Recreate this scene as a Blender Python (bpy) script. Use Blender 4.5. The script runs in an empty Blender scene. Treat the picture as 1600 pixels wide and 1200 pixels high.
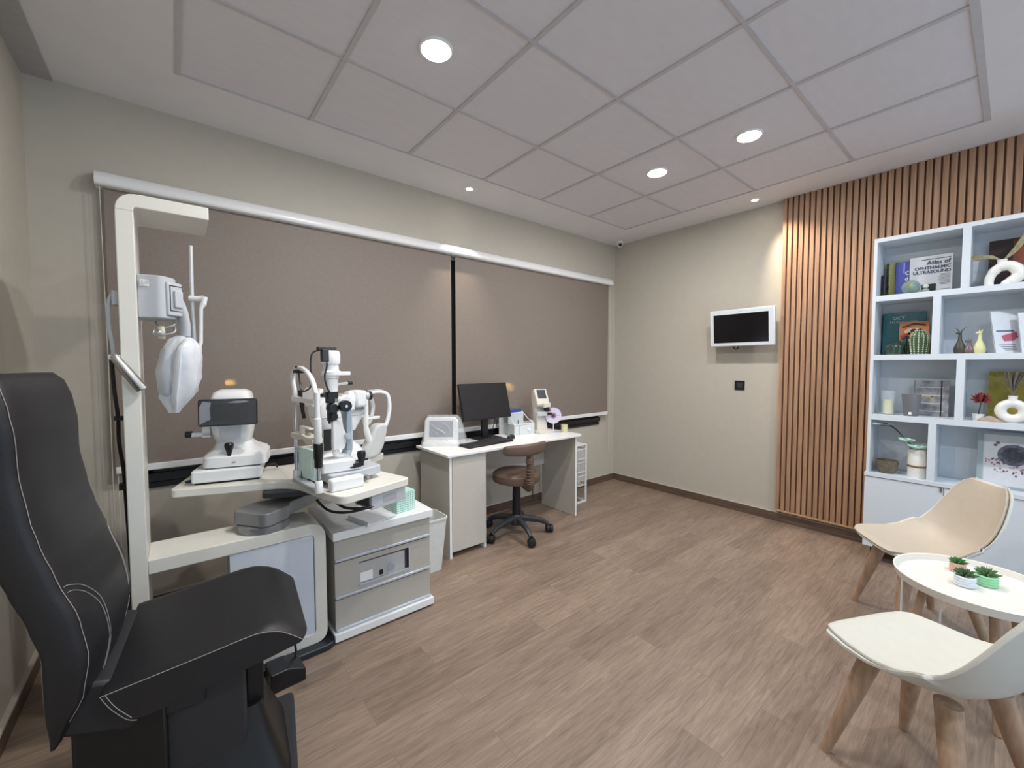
import bpy, bmesh, math, random
from mathutils import Vector, Matrix
random.seed(7)
PI = math.pi
S = bpy.context.scene
C = S.collection

# ---------------------------------------------------------------- camera
H = 1.42
YAW, PITCH, ROLL = 0.8840, 0.0450, -0.0011
f = Vector((math.cos(YAW)*math.cos(PITCH), math.sin(YAW)*math.cos(PITCH), -math.sin(PITCH)))
r = Vector((math.sin(YAW), -math.cos(YAW), 0)); u = r.cross(f)
r2 = r*math.cos(ROLL)+u*math.sin(ROLL); u2 = -r*math.sin(ROLL)+u*math.cos(ROLL)
cd = bpy.data.cameras.new('camera'); cam = bpy.data.objects.new('camera', cd); C.objects.link(cam)
cam.matrix_world = Matrix(((r2.x, u2.x, -f.x, 0), (r2.y, u2.y, -f.y, 0), (r2.z, u2.z, -f.z, H), (0, 0, 0, 1)))
cd.sensor_width = 36; cd.lens = 643.5/1600*36; cd.clip_start = 0.02
S.camera = cam

# ---------------------------------------------------------------- world, exposure, lights
S.view_settings.view_transform = 'Standard'; S.view_settings.look = 'None'
S.view_settings.exposure = 0.06; S.view_settings.gamma = 1
w = bpy.data.worlds.new('world'); S.world = w; w.use_nodes = True
w.node_tree.nodes['Background'].inputs[0].default_value = (0.66, 0.83, 1.0, 1)
w.node_tree.nodes['Background'].inputs[1].default_value = 1.15
XL, XB, YA, ZC, YN = -0.542, 4.222, 3.15, 2.875, -1.6
DOWN = [(0.98, 1.745), (2.87, 1.765), (2.87, 1.12), (0.98, 1.12)]
def lamp(name, typ, loc, power, color, **k):
    d = bpy.data.lights.new(name, typ); d.energy = power; d.color = color
    for a, v in k.items(): setattr(d, a, v)
    o = bpy.data.objects.new(name, d); C.objects.link(o); o.location = loc
    return o
for x, y in DOWN:
    lamp('downlight_and_fill_glow', 'AREA', (x, y, ZC-0.016), 17, (1.0, 0.965, 0.925), shape='DISK', size=0.115)
for x, y in [(1.0, -0.8), (2.9, -0.8)]:  # unseen cool fill lamps without fixtures, added to brighten camera-facing sides
    lamp('downlight_and_fill_glow', 'AREA', (x, y, ZC-0.012), 22, (0.92, 0.96, 1.0), shape='DISK', size=0.115)
SPOTS = [(1.925, 2.90), (4.0, 1.50)]
sp = lamp('spotlight_glow', 'SPOT', (SPOTS[0][0], SPOTS[0][1], ZC-0.02), 62, (1, 0.87, 0.72), spot_size=1.05, spot_blend=1.0, shadow_soft_size=0.02)
sp = lamp('spotlight_glow', 'SPOT', (SPOTS[1][0], SPOTS[1][1], ZC-0.02), 95, (1, 0.83, 0.62), spot_size=1.3, spot_blend=1.0, shadow_soft_size=0.02)
sp.rotation_euler = (-0.5, -0.04, 0)

# ---------------------------------------------------------------- materials
def lin(c):
    return tuple(((v/255/12.92) if v/255 <= 0.04045 else ((v/255+0.055)/1.055)**2.4) for v in c)
_m = {}
def mat(name, rgb, rough=0.5, metal=0.0, noise=0.04, scale=30, bump=0.0, spec=0.5, emit=None, es=0, coat=0, stretch=None):
    """principled surface with a faint procedural mottling of its colour"""
    if name in _m: return _m[name]
    m = bpy.data.materials.new(name); m.use_nodes = True; nt = m.node_tree
    b = nt.nodes['Principled BSDF']; c = lin(rgb)
    b.inputs['Roughness'].default_value = rough; b.inputs['Metallic'].default_value = metal
    b.inputs['Specular IOR Level'].default_value = spec; b.inputs['Coat Weight'].default_value = coat
    tc = nt.nodes.new('ShaderNodeTexCoord'); src = tc.outputs['Object']
    if stretch:
        mp = nt.nodes.new('ShaderNodeMapping'); mp.inputs['Scale'].default_value = stretch
        nt.links.new(src, mp.inputs[0]); src = mp.outputs[0]
    n = nt.nodes.new('ShaderNodeTexNoise'); n.inputs['Scale'].default_value = scale; n.inputs['Detail'].default_value = 4
    nt.links.new(src, n.inputs['Vector'])
    rp = nt.nodes.new('ShaderNodeValToRGB'); rp.color_ramp.elements[0].position = 0.3; rp.color_ramp.elements[1].position = 0.7
    rp.color_ramp.elements[0].color = tuple(max(0, v*(1-noise)) for v in c)+(1,)
    rp.color_ramp.elements[1].color = tuple(min(1, v*(1+noise)) for v in c)+(1,)
    nt.links.new(n.outputs[0], rp.inputs[0]); nt.links.new(rp.outputs[0], b.inputs['Base Color'])
    if bump:
        bp = nt.nodes.new('ShaderNodeBump'); bp.inputs['Strength'].default_value = bump; bp.inputs['Distance'].default_value = 0.002
        nt.links.new(n.outputs[0], bp.inputs['Height']); nt.links.new(bp.outputs[0], b.inputs['Normal'])
    if emit:
        b.inputs['Emission Color'].default_value = lin(emit)+(1,); b.inputs['Emission Strength'].default_value = es
    _m[name] = m
    return m
def clear(name, rgb, alpha, rough=0.15):
    """thin see-through plastic or glass sheet"""
    if name in _m: return _m[name]
    m = mat(name, rgb, rough, noise=0.05); m.node_tree.nodes['Principled BSDF'].inputs['Alpha'].default_value = alpha
    return m

WALL = mat('wall_paint', (190, 184, 172), 0.75, noise=0.02, scale=14, bump=0.05)
CEIL = mat('ceiling_paint', (228, 226, 228), 0.8, noise=0.015, scale=6)
TBAR = mat('grid_metal', (196, 194, 197), 0.5)
DARKSTRIP = mat('darker_grey_strip', (176, 174, 174), 0.7)
WHITE = mat('white_laminate', (234, 236, 237), 0.35, noise=0.01)
SHELFW = mat('white_shelf_board', (214, 222, 230), 0.4, noise=0.01)
GLOSSW = mat('white_plastic', (236, 237, 238), 0.3, noise=0.01)
CREAM = mat('cream_enamel', (228, 226, 217), 0.35, noise=0.01)
BEIGEL = mat('beige_laminate', (194, 190, 182), 0.5, noise=0.02, scale=60)
BEIGED = mat('taupe_laminate', (178, 174, 166), 0.5, noise=0.02, scale=60)
GREYP = mat('grey_plastic', (150, 154, 160), 0.4, noise=0.02)
LGREYP = mat('light_grey_plastic', (188, 192, 198), 0.4, noise=0.02)
GREYM = mat('grey_metal_paint', (142, 143, 145), 0.35, metal=0.3, noise=0.02)
CHROME = mat('chrome', (205, 208, 212), 0.12, metal=1.0)
STEEL = mat('brushed_steel', (170, 168, 165), 0.3, metal=0.9)
BLACK = mat('black_plastic', (18, 18, 20), 0.4)
DKGREY = mat('dark_grey_plastic', (52, 52, 56), 0.45)
DKMATT = mat('dark_matt_paint', (40, 40, 43), 0.6)
SCREEN = mat('dark_screen', (14, 14, 18), 0.12, noise=0.01)
LEATHER = mat('black_leatherette', (26, 25, 29), 0.46, noise=0.12, scale=260, bump=0.25)
THREAD = mat('pale_thread', (158, 154, 148), 0.7)
BROWNL = mat('brown_leatherette', (98, 80, 68), 0.45, noise=0.06, scale=120, bump=0.15)
RUBBER = mat('black_rubber', (24, 24, 26), 0.6)
BLUEGREYP = mat('blue_grey_castor_plastic', (54, 58, 64), 0.45)
def wood(name, c1, c2, stretch, rough=0.5):
    m = bpy.data.materials.new(name); m.use_nodes = True; nt = m.node_tree; b = nt.nodes['Principled BSDF']
    b.inputs['Roughness'].default_value = rough
    tc = nt.nodes.new('ShaderNodeTexCoord'); mp = nt.nodes.new('ShaderNodeMapping'); mp.inputs['Scale'].default_value = stretch
    n = nt.nodes.new('ShaderNodeTexNoise'); n.inputs['Scale'].default_value = 1; n.inputs['Detail'].default_value = 6; n.inputs['Roughness'].default_value = 0.65
    rp = nt.nodes.new('ShaderNodeValToRGB'); rp.color_ramp.elements[0].position = 0.32; rp.color_ramp.elements[1].position = 0.68
    rp.color_ramp.elements[0].color = lin(c1)+(1,); rp.color_ramp.elements[1].color = lin(c2)+(1,)
    nt.links.new(tc.outputs['Object'], mp.inputs[0]); nt.links.new(mp.outputs[0], n.inputs['Vector'])
    nt.links.new(n.outputs[0], rp.inputs[0]); nt.links.new(rp.outputs[0], b.inputs['Base Color'])
    return m
SLATW = wood('walnut_slats', (146, 112, 88), (184, 147, 119), (60, 60, 2.5))
SLATD = wood('walnut_groove', (108, 76, 56), (128, 92, 70), (60, 60, 2.5), 0.7)
LEGW = wood('beech_wood', (158, 128, 104), (190, 162, 138), (50, 50, 6))
BASEW = wood('baseboard_wood', (84, 68, 58), (112, 92, 80), (4, 4, 60))

def floor_material():
    m = bpy.data.materials.new('vinyl_planks'); m.use_nodes = True; nt = m.node_tree; b = nt.nodes['Principled BSDF']
    N = lambda t: nt.nodes.new(t); L = nt.links.new
    tc = N('ShaderNodeTexCoord')
    br = N('ShaderNodeTexBrick'); br.offset = 0.37; br.offset_frequency = 2; br.squash = 1
    br.inputs['Scale'].default_value = 1; br.inputs['Brick Width'].default_value = 0.92; br.inputs['Row Height'].default_value = 0.155
    br.inputs['Mortar Size'].default_value = 0.0012; br.inputs['Mortar Smooth'].default_value = 0.6; br.inputs['Bias'].default_value = 0
    br.inputs['Color1'].default_value = (0, 0, 0, 1); br.inputs['Color2'].default_value = (1, 1, 1, 1); br.inputs['Mortar'].default_value = (0.3, 0.3, 0.3, 1)
    L(tc.outputs['Object'], br.inputs['Vector'])
    # long grain, shifted from plank to plank by the plank's own grey
    sep = N('ShaderNodeSeparateColor'); L(br.outputs['Color'], sep.inputs[0])
    mp = N('ShaderNodeMapping'); mp.inputs['Scale'].default_value = (5.0, 60, 1); L(tc.outputs['Object'], mp.inputs[0])
    cmb = N('ShaderNodeCombineXYZ'); mu = N('ShaderNodeMath'); mu.operation = 'MULTIPLY'; mu.inputs[1].default_value = 37; L(sep.outputs[0], mu.inputs[0]); L(mu.outputs[0], cmb.inputs[2])
    ad = N('ShaderNodeVectorMath'); ad.operation = 'ADD'; L(mp.outputs[0], ad.inputs[0]); L(cmb.outputs[0], ad.inputs[1])
    n1 = N('ShaderNodeTexNoise'); n1.inputs['Scale'].default_value = 1; n1.inputs['Detail'].default_value = 7; n1.inputs['Roughness'].default_value = 0.72; n1.inputs['Distortion'].default_value = 0.8; L(ad.outputs[0], n1.inputs['Vector'])
    mp2 = N('ShaderNodeMapping'); mp2.inputs['Scale'].default_value = (1.6, 6, 1); L(tc.outputs['Object'], mp2.inputs[0])
    ad2 = N('ShaderNodeVectorMath'); ad2.operation = 'ADD'; L(mp2.outputs[0], ad2.inputs[0]); L(cmb.outputs[0], ad2.inputs[1])
    n2 = N('ShaderNodeTexNoise'); n2.inputs['Scale'].default_value = 1.2; n2.inputs['Detail'].default_value = 3; L(ad2.outputs[0], n2.inputs['Vector'])
    r1 = N('ShaderNodeValToRGB'); r1.color_ramp.elements[0].position = 0.3; r1.color_ramp.elements[1].position = 0.68
    r1.color_ramp.elements[0].color = lin((96, 81, 70))+(1,); r1.color_ramp.elements[1].color = lin((166, 145, 128))+(1,); L(n1.outputs[0], r1.inputs[0])
    r2_ = N('ShaderNodeValToRGB'); r2_.color_ramp.elements[0].position = 0.25; r2_.color_ramp.elements[1].position = 0.75
    r2_.color_ramp.elements[0].color = lin((114, 97, 84))+(1,); r2_.color_ramp.elements[1].color = lin((156, 136, 120))+(1,); L(n2.outputs[0], r2_.inputs[0])
    mx = N('ShaderNodeMix'); mx.data_type = 'RGBA'; mx.inputs[0].default_value = 0.4; L(r1.outputs[0], mx.inputs[6]); L(r2_.outputs[0], mx.inputs[7])
    mr = N('ShaderNodeMapRange'); mr.inputs[3].default_value = 0.86; mr.inputs[4].default_value = 1.12; L(sep.outputs[0], mr.inputs[0])
    mv = N('ShaderNodeVectorMath'); mv.operation = 'SCALE'; L(mx.outputs[2], mv.inputs[0]); L(mr.outputs[0], mv.inputs[3])
    mx2 = N('ShaderNodeMix'); mx2.data_type = 'RGBA'; L(br.outputs['Fac'], mx2.inputs[0]); L(mv.outputs[0], mx2.inputs[6]); mx2.inputs[7].default_value = lin((118, 100, 88))+(1,)
    L(mx2.outputs[2], b.inputs['Base Color'])
    b.inputs['Roughness'].default_value = 0.42
    bp = N('ShaderNodeBump'); bp.inputs['Strength'].default_value = 0.12; bp.inputs['Distance'].default_value = 0.001; L(n1.outputs[0], bp.inputs['Height']); L(bp.outputs[0], b.inputs['Normal'])
    return m
def tile_material():
    m = mat('ceiling_tile_board', (222, 219, 225), 0.85, noise=0.02, scale=8, bump=0.12, stretch=(1, 3, 1))
    return m
def blind_material():
    m = bpy.data.materials.new('screen_fabric'); m.use_nodes = True; nt = m.node_tree; b = nt.nodes['Principled BSDF']
    N = lambda t: nt.nodes.new(t); L = nt.links.new
    tc = N('ShaderNodeTexCoord'); wv = N('ShaderNodeTexNoise'); wv.inputs['Scale'].default_value = 90; wv.inputs['Detail'].default_value = 2; L(tc.outputs['Object'], wv.inputs['Vector'])
    rp = N('ShaderNodeValToRGB'); rp.color_ramp.elements[0].color = lin((127, 116, 108))+(1,); rp.color_ramp.elements[1].color = lin((141, 130, 121))+(1,)
    L(wv.outputs[0], rp.inputs[0]); L(rp.outputs[0], b.inputs['Base Color']); b.inputs['Roughness'].default_value = 0.6
    tr = N('ShaderNodeBsdfTransparent'); mx = N('ShaderNodeMixShader'); mx.inputs[0].default_value = 0.04
    L(b.outputs[0], mx.inputs[1]); L(tr.outputs[0], mx.inputs[2]); L(mx.outputs[0], nt.nodes['Material Output'].inputs[0])
    return m

# ---------------------------------------------------------------- mesh tools
def T(x=0, y=0, z=0): return Matrix.Translation((x, y, z))
def RZ(a): return Matrix.Rotation(a, 4, 'Z')
def RX(a): return Matrix.Rotation(a, 4, 'X')
def RY(a): return Matrix.Rotation(a, 4, 'Y')
class B:
    def __init__(s): s.v = []; s.f = []; s.m = []; s.mi = 0
    def add(s, vs, fs, M=None):
        k = len(s.v); s.v += [tuple(M @ Vector(p)) if M else tuple(p) for p in vs]
        s.f += [tuple(i+k for i in q) for q in fs]; s.m += [s.mi]*len(fs); return s
    def box(s, x0, x1, y0, y1, z0, z1, M=None):
        return s.add([(x, y, z) for x in (x0, x1) for y in (y0, y1) for z in (z0, z1)],
                     [(0, 1, 3, 2), (4, 6, 7, 5), (0, 4, 5, 1), (2, 3, 7, 6), (0, 2, 6, 4), (1, 5, 7, 3)], M)
    def loft(s, rings, M=None, cap=True, closed=False):
        n = len(rings[0]); vs = [p for q in rings for p in q]; fs = []
        R = len(rings)
        for i in range(R if closed else R-1):
            for j in range(n):
                a, b = i*n+j, i*n+(j+1) % n; c, d = ((i+1) % R)*n+(j+1) % n, ((i+1) % R)*n+j
                fs.append((a, b, c, d))
        if cap and not closed: fs.append(tuple(range(n))[::-1]); fs.append(tuple((R-1)*n+j for j in range(n)))
        return s.add(vs, fs, M)
    def tube(s, pts, rad, n=10, smooth=0, M=None, flat=1.0):
        pts = [Vector(p) for p in pts]
        if smooth: pts = spline(pts, smooth)
        N = len(pts); rads = rad if isinstance(rad, (list, tuple)) else [rad]*N
        if len(rads) != N: rads = [rads[min(len(rads)-1, int(i*len(rads)/N))] for i in range(N)]
        rings = []; up = None
        for i in range(N):
            t = (pts[min(i+1, N-1)]-pts[max(i-1, 0)]).normalized()
            if up is None: up = t.orthogonal().normalized()
            up = (up-t*up.dot(t)).normalized(); sd = t.cross(up)
            rings.append([tuple(pts[i]+(up*math.cos(a)*flat+sd*math.sin(a))*rads[i]) for a in [2*PI*j/n for j in range(n)]])
        return s.loft(rings, M)
    def lathe(s, prof, c=(0, 0, 0), n=24, M=None, axis='z'):
        rings = []
        for (rr, zz) in prof:
            ring = []
            for j in range(n):
                a = 2*PI*j/n; p = (max(rr, 1e-4)*math.cos(a), max(rr, 1e-4)*math.sin(a), zz)
                if axis == 'x': p = (p[2], p[0], p[1])
                if axis == 'y': p = (p[1], p[2], p[0])
                ring.append((p[0]+c[0], p[1]+c[1], p[2]+c[2]))
            rings.append(ring)
        return s.loft(rings, M)
    def cyl(s, c, rr, h, n=24, axis='z', M=None): return s.lathe([(rr, 0), (rr, h)], c, n, M, axis)
    def prism(s, poly, a0, a1, axis='z', M=None):
        def q(p, a): return {'z': (p[0], p[1], a), 'y': (p[0], a, p[1]), 'x': (a, p[0], p[1])}[axis]
        return s.loft([[q(p, a0) for p in poly], [q(p, a1) for p in poly]], M)
    def ell(s, c, rx, ry, rz, n=20, k=12, M=None):
        return s.loft([[(c[0]+rx*math.sin(t)*math.cos(a), c[1]+ry*math.sin(t)*math.sin(a), c[2]-rz*math.cos(t)) for a in [2*PI*j/n for j in range(n)]] for t in [0.01+(PI-0.02)*i/k for i in range(k+1)]], M)
    def torus(s, c, R, rr, axis='y', n=36, k=14, M=None, sx=1, sz=1):
        rings = []
        for i in range(n):
            a = 2*PI*i/n; ring = []
            for j in range(k):
                b = 2*PI*j/k; q = R+rr*math.cos(b); h = rr*math.sin(b)
                p = (q*math.cos(a)*sx, q*math.sin(a)*sz, h)
                if axis == 'y': p = (p[0], p[2], p[1])
                if axis == 'x': p = (p[2], p[0], p[1])
                ring.append((p[0]+c[0], p[1]+c[1], p[2]+c[2]))
            rings.append(ring)
        return s.loft(rings, M, closed=True)
    def sloft(s, secs, n=32, M=None, e=0.5):
        """stack of superellipse sections (cx, cy, z, hx, hy)"""
        rings = []
        for q in secs:
            cx, cy, z, hx, hy = q[:5]; ee = q[5] if len(q) > 5 else e
            rings.append([sup(cx, cy, hx, hy, 2*PI*j/n, ee)+(z,) for j in range(n)])
        return s.loft(rings, M)
def sup(cx, cy, hx, hy, a, e):
    ca, sa = math.cos(a), math.sin(a)
    return (cx+hx*math.copysign(abs(ca)**e, ca), cy+hy*math.copysign(abs(sa)**e, sa))
def spline(p, k):
    out = []
    for i in range(len(p)-1):
        a, b, c, d = p[max(i-1, 0)], p[i], p[i+1], p[min(i+2, len(p)-1)]
        for j in range(k):
            t = j/k
            out.append(0.5*((2*b)+(-a+c)*t+(2*a-5*b+4*c-d)*t*t+(-a+3*b-3*c+d)*t**3))
    out.append(p[-1]); return out
def round_poly(pts, rad, k=6):
    out = []; n = len(pts)
    for i in range(n):
        p = Vector(pts[i]); a = Vector(pts[i-1])-p; b = Vector(pts[(i+1) % n])-p
        rr = rad[i] if isinstance(rad, (list, tuple)) else rad
        if rr <= 0: out.append(tuple(p)); continue
        d = min(rr, a.length*0.49, b.length*0.49); s_, e_ = p+a.normalized()*d, p+b.normalized()*d
        for j in range(k+1):
            t = j/k; out.append(tuple(s_*(1-t)**2+p*2*t*(1-t)+e_*t*t))
    return out
def lerp_table(tb, x):
    if x <= tb[0][0]: return tb[0][1]
    for (a, b), (c, d) in zip(tb, tb[1:]):
        if x <= c:
            t = (x-a)/(c-a); t = t*t*(3-2*t)*0.5+t*0.5; return b+(d-b)*t
    return tb[-1][1]

MW = {}
def obj(name, b, m, parent=None, world=False, bevel=0, seg=2, smooth=35, label=None, sub=0):
    me = bpy.data.meshes.new(name); vs = b.v
    if world and parent is not None:
        q = parent
        while q not in MW: q = q.parent
        inv = MW[q].inverted(); vs = [tuple(inv @ Vector(p)) for p in vs]
    me.from_pydata(vs, [], b.f); 
    for mm in (m if isinstance(m, (list, tuple)) else [m]): me.materials.append(mm)
    for i, p in enumerate(me.polygons): p.material_index = b.m[i]
    bm = bmesh.new(); bm.from_mesh(me); bmesh.ops.recalc_face_normals(bm, faces=bm.faces); bm.to_mesh(me); bm.free()
    o = bpy.data.objects.new(name, me); C.objects.link(o)
    if smooth:
        for p in me.polygons: p.use_smooth = True
        me.set_sharp_from_angle(angle=math.radians(smooth))
    if bevel:
        md = o.modifiers.new('bevel', 'BEVEL'); md.width = bevel; md.segments = seg; md.limit_method = 'ANGLE'; md.angle_limit = math.radians(40); md.use_clamp_overlap = True
    if sub:
        md = o.modifiers.new('sub', 'SUBSURF'); md.levels = sub; md.render_levels = sub
    if parent: o.parent = parent
    if label: o['label'] = label
    return o
def thing(name, label, cat, loc=(0, 0, 0), rz=0, group=None):
    o = bpy.data.objects.new(name, None); C.objects.link(o); o.empty_display_size = 0.1
    o.location = loc; o.rotation_euler = (0, 0, rz); MW[o] = T(*loc) @ RZ(rz)
    o['label'] = label; o['category'] = cat
    if group: o['group'] = group
    return o
def tag(o, label, cat, group=None):
    o['label'] = label; o['category'] = cat
    if group: o['group'] = group
    return o
def struct(name, b, m, **k):
    o = obj(name, b, m, **k)
    if 'parent' not in k: o['kind'] = 'structure'
    return o
def copy_tree(o, parent=None):
    c = o.copy(); C.objects.link(c); c.parent = parent
    for ch in list(o.children): copy_tree(ch, c)
    return c
FACE_MX = Matrix(((0, 0, -1, 0), (-1, 0, 0, 0), (0, 1, 0, 0), (0, 0, 0, 1)))     # writing that faces -x, read from the room
FACE_MY = Matrix(((1, 0, 0, 0), (0, 0, -1, 0), (0, 1, 0, 0), (0, 0, 0, 1)))      # writing that faces -y
def text(name, s_, size, m, parent, M, align='LEFT', bold=0.0, sx=1.0):
    cu = bpy.data.curves.new(name, 'FONT'); cu.body = s_; cu.size = size; cu.align_x = align; cu.extrude = 0.0004; cu.offset = bold
    o = bpy.data.objects.new(name+'_tmp', cu); C.objects.link(o)
    dg = bpy.context.evaluated_depsgraph_get(); dg.update()
    me = bpy.data.meshes.new_from_object(o.evaluated_get(dg)); bpy.data.objects.remove(o); bpy.data.curves.remove(cu)
    q = parent
    while q not in MW: q = q.parent
    me.transform(MW[q].inverted() @ M @ Matrix.Diagonal((sx, 1, 1, 1))); me.materials.clear(); me.materials.append(m)
    t = bpy.data.objects.new(name, me); C.objects.link(t); t.parent = parent
    return t

# ================================================================= SETTING
struct('floor', B().box(XL-0.1, XB+0.1, YN, YA+0.1, -0.1, 0), floor_material())
X0, X1, Y0, Y1 = 0.045, 3.80, 0.14, 2.705
cb = B().box(XL-0.1, X0, YN, YA+0.1, ZC, ZC+0.12).box(X1, XB+0.1, YN, YA+0.1, ZC, ZC+0.12).box(X0, X1, Y1, YA+0.1, ZC, ZC+0.12).box(X0, X1, YN, Y0, ZC, ZC+0.12)
ceiling = struct('ceiling', cb, CEIL)
gx = [0.05, 0.672, 1.298, 1.928, 2.548, 3.19, 3.795]; gy = [0.145, 0.78, 1.425, 2.07, 2.70]
g = B(); h = 0.011
for x in gx[1:-1]: g.box(x-h, x+h, Y0, Y1, ZC-0.001, ZC+0.012)
for y in gy[1:-1]: g.box(X0, X1, y-h*0.8, y+h*0.8, ZC-0.0005, ZC+0.012)
g.box(X0-0.002, X0+0.024, Y0-0.004, Y1, ZC-0.0025, ZC+0.012); g.box(X0, X1, Y0-0.003, Y0+0.026, ZC-0.002, ZC+0.012)
g.box(X1-0.006, X1, Y0, Y1, ZC-0.0005, ZC+0.012); g.box(X0, X1, Y1-0.006, Y1, ZC-0.0005, ZC+0.012)
obj('ceiling_grid', g, TBAR, ceiling)
TILE = tile_material()
for i in range(len(gx)-1):
    for j in range(len(gy)-1):
        obj('ceiling_tile', B().box(gx[i]+0.004, gx[i+1]-0.004, gy[j]+0.004, gy[j+1]-0.004, ZC+0.006, ZC+0.02), TILE, ceiling, bevel=0.002, seg=1)
struct('ceiling_strip_1', B().box(XL, -0.435, YN, YA, ZC-0.012, ZC), DARKSTRIP)  # thin strip of darker grey along the left edge of the ceiling
WX0, WX1, WZ0, WZ1 = -0.16, 3.92, 0.715, 2.34
wb = B().box(XL-0.1, XB+0.1, YA, YA+0.2, 0, WZ0).box(XL-0.1, XB+0.1, YA, YA+0.2, WZ1, ZC).box(XL-0.1, WX0, YA, YA+0.2, WZ0, WZ1).box(WX1, XB+0.1, YA, YA+0.2, WZ0, WZ1)
struct('wall_back', wb, WALL)
struct('wall_right', B().box(XB, XB+0.1, YN, YA, 0, ZC), WALL)
struct('wall_left', B().box(XL-0.1, XL, YN, YA, 0, ZC), WALL)
def baseboard(name, b): struct(name, b, [BASEW, mat('pale_sealant', (190, 182, 168), 0.6)])
b = B().box(XL, XB, YA-0.014, YA, 0, 0.078); b.mi = 1; b.box(XL, XB, YA-0.016, YA, 0.078, 0.083); baseboard('baseboard_back', b)
b = B().box(XB-0.014, XB, YN, YA-0.014, 0, 0.078); b.mi = 1; b.box(XB-0.016, XB, YN, YA-0.014, 0.078, 0.083); baseboard('baseboard_right', b)
b = B().box(XL, XL+0.014, YN, YA-0.014, 0, 0.078); b.mi = 1; b.box(XL, XL+0.018, YN, YA-0.014, 0.078, 0.09); baseboard('baseboard_left', b)
# dark aluminium window behind the blinds
win = struct('window_1', B().box(WX0, WX1, YA+0.0, YA+0.08, WZ0, WZ0+0.16).box(WX0, WX1, YA, YA+0.08, WZ1-0.05, WZ1)
       .box(WX0, WX0+0.05, YA, YA+0.08, WZ0+0.055, WZ1-0.05).box(WX1-0.05, WX1, YA, YA+0.08, WZ0+0.055, WZ1-0.05)
       .box(1.82, 1.94, YA-0.015, YA+0.08, WZ0+0.055, WZ1-0.05).box(WX0, WX1, YA-0.03, YA+0.0, WZ0+0.04, WZ0+0.085)
       .box(WX0, WX1, YA-0.012, YA+0.0, WZ0, WZ0+0.03), mat('black_window_frame', (26, 26, 28), 0.35))
obj('window_pane', B().box(WX0+0.05, WX1-0.05, YA+0.05, YA+0.056, WZ0+0.16, WZ1-0.05), clear('night_glass', (10, 12, 16), 0.3, 0.05), win)

# roller blinds
def blind(x0, x1, label, cord_x):
    t = thing('roller_blind', label, 'blind', ((x0+x1)/2, 3.09, 0.83), 0, 'roller blinds over the long window')
    prof = round_poly([(3.148, 2.365), (3.05, 2.365), (3.045, 2.40), (3.075, 2.445), (3.148, 2.45)], [0, 0.02, 0.03, 0.03, 0])
    obj('cassette', B().prism(prof, x0-0.03, x1+0.005 if x1 < 2 else x1+0.035, 'x'), GLOSSW, t, world=True)
    obj('fabric', B().box(x0, x1, 3.095, 3.097, 0.85, 2.37), blind_material(), t, world=True)
    obj('bottom_rail', B().box(x0, x1, 3.085, 3.107, 0.828, 0.866), GLOSSW, t, world=True, bevel=0.004)
    c = B(); c.tube([(cord_x, 3.075, 2.37), (cord_x+0.004, 3.072, 1.4), (cord_x, 3.075, 0.42), (cord_x+0.012, 3.09, 0.40), (cord_x+0.022, 3.1, 0.42), (cord_x+0.02, 3.105, 2.37)], 0.0018, 6)
    obj('bead_chain', c, mat('pale_chain', (206, 200, 188), 0.5), t, world=True)
    return t
blind(-0.262, 1.862, 'left taupe roller blind behind the instrument stand', -0.275)
blind(1.905, 4.02, 'right taupe roller blind behind the desk', 4.035)
# lamps in the street, seen as small glows through the screen fabric
WARM = mat('street_lamp_glow', (255, 190, 80), 0.5, emit=(255, 190, 80), es=700)
def street_lamp(x, y, z, rr, label):
    t = thing('street_lamp', label, 'lamp', (x, y, -4), 0, 'street lamps outside the window')
    obj('pole', B().tube([(x, y+0.3, -4), (x, y+0.3, z+0.3), (x, y, z+0.25)], 0.06, 8), DKMATT, t, world=True)
    obj('lamp_head', B().ell((x, y, z), rr*1.9, rr, rr*0.9), WARM, t, world=True)
def through(px, py, y):
    d = f+r2*((px-800)/643.5)-u2*((py-600)/643.5); k = y/d.y; return (d.x*k, y, H+d.z*k)
x, y, z = through(360, 597, 12.0); street_lamp(x, y, z, 0.075, 'warm street lamp glowing through the left blind, above the autorefractor')
x, y, z = through(795, 605, 14.0); street_lamp(x, y, z, 0.17, 'small warm street lamp glowing through the right blind beside the monitor')

# ================================================================= ceiling lamps and camera
EMW = mat('lit_diffuser', (255, 252, 246), 0.5, emit=(255, 250, 244), es=14)
dl = [('round ceiling downlight nearest the camera, above the instruments', 0), ('round downlight in the ceiling tile further from the slatted wall', 1), ('round downlight in the ceiling tile nearer the slatted wall', 2), ('round downlight in the tile above the exam chair', 3)]
dl[0] = ('large round ceiling downlight, leftmost and biggest in the photo', 0)
for lb, k in dl:
    x, y = DOWN[k]; t = thing('ceiling_downlight', lb, 'ceiling light', (x, y, ZC+0.006), 0, 'round downlights in the tiles')
    obj('trim_ring', B().lathe([(0.066, 0), (0.068, -0.010), (0.076, -0.008), (0.078, 0)], (x, y, ZC+0.006), 40), GLOSSW, t, world=True)
    obj('diffuser', B().cyl((x, y, ZC-0.006), 0.0655, 0.008, 40), EMW, t, world=True)
EMS = mat('lit_spot_lens', (255, 240, 215), 0.5, emit=(255, 242, 222), es=22)
for (x, y), lb in zip(SPOTS, ['small recessed spotlight by the joint of the two blinds', 'small recessed spotlight next to the slatted wall']):
    t = thing('ceiling_spotlight', lb, 'ceiling light', (x, y, ZC), 0, 'small spotlights along the ceiling edge')
    obj('trim_ring', B().lathe([(0.026, 0), (0.027, -0.005), (0.04, -0.004), (0.042, 0)], (x, y, ZC), 32), GLOSSW, t, world=True)
    obj('lens', B().cyl((x, y, ZC-0.004), 0.025, 0.004, 24), EMS, t, world=True)
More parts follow.
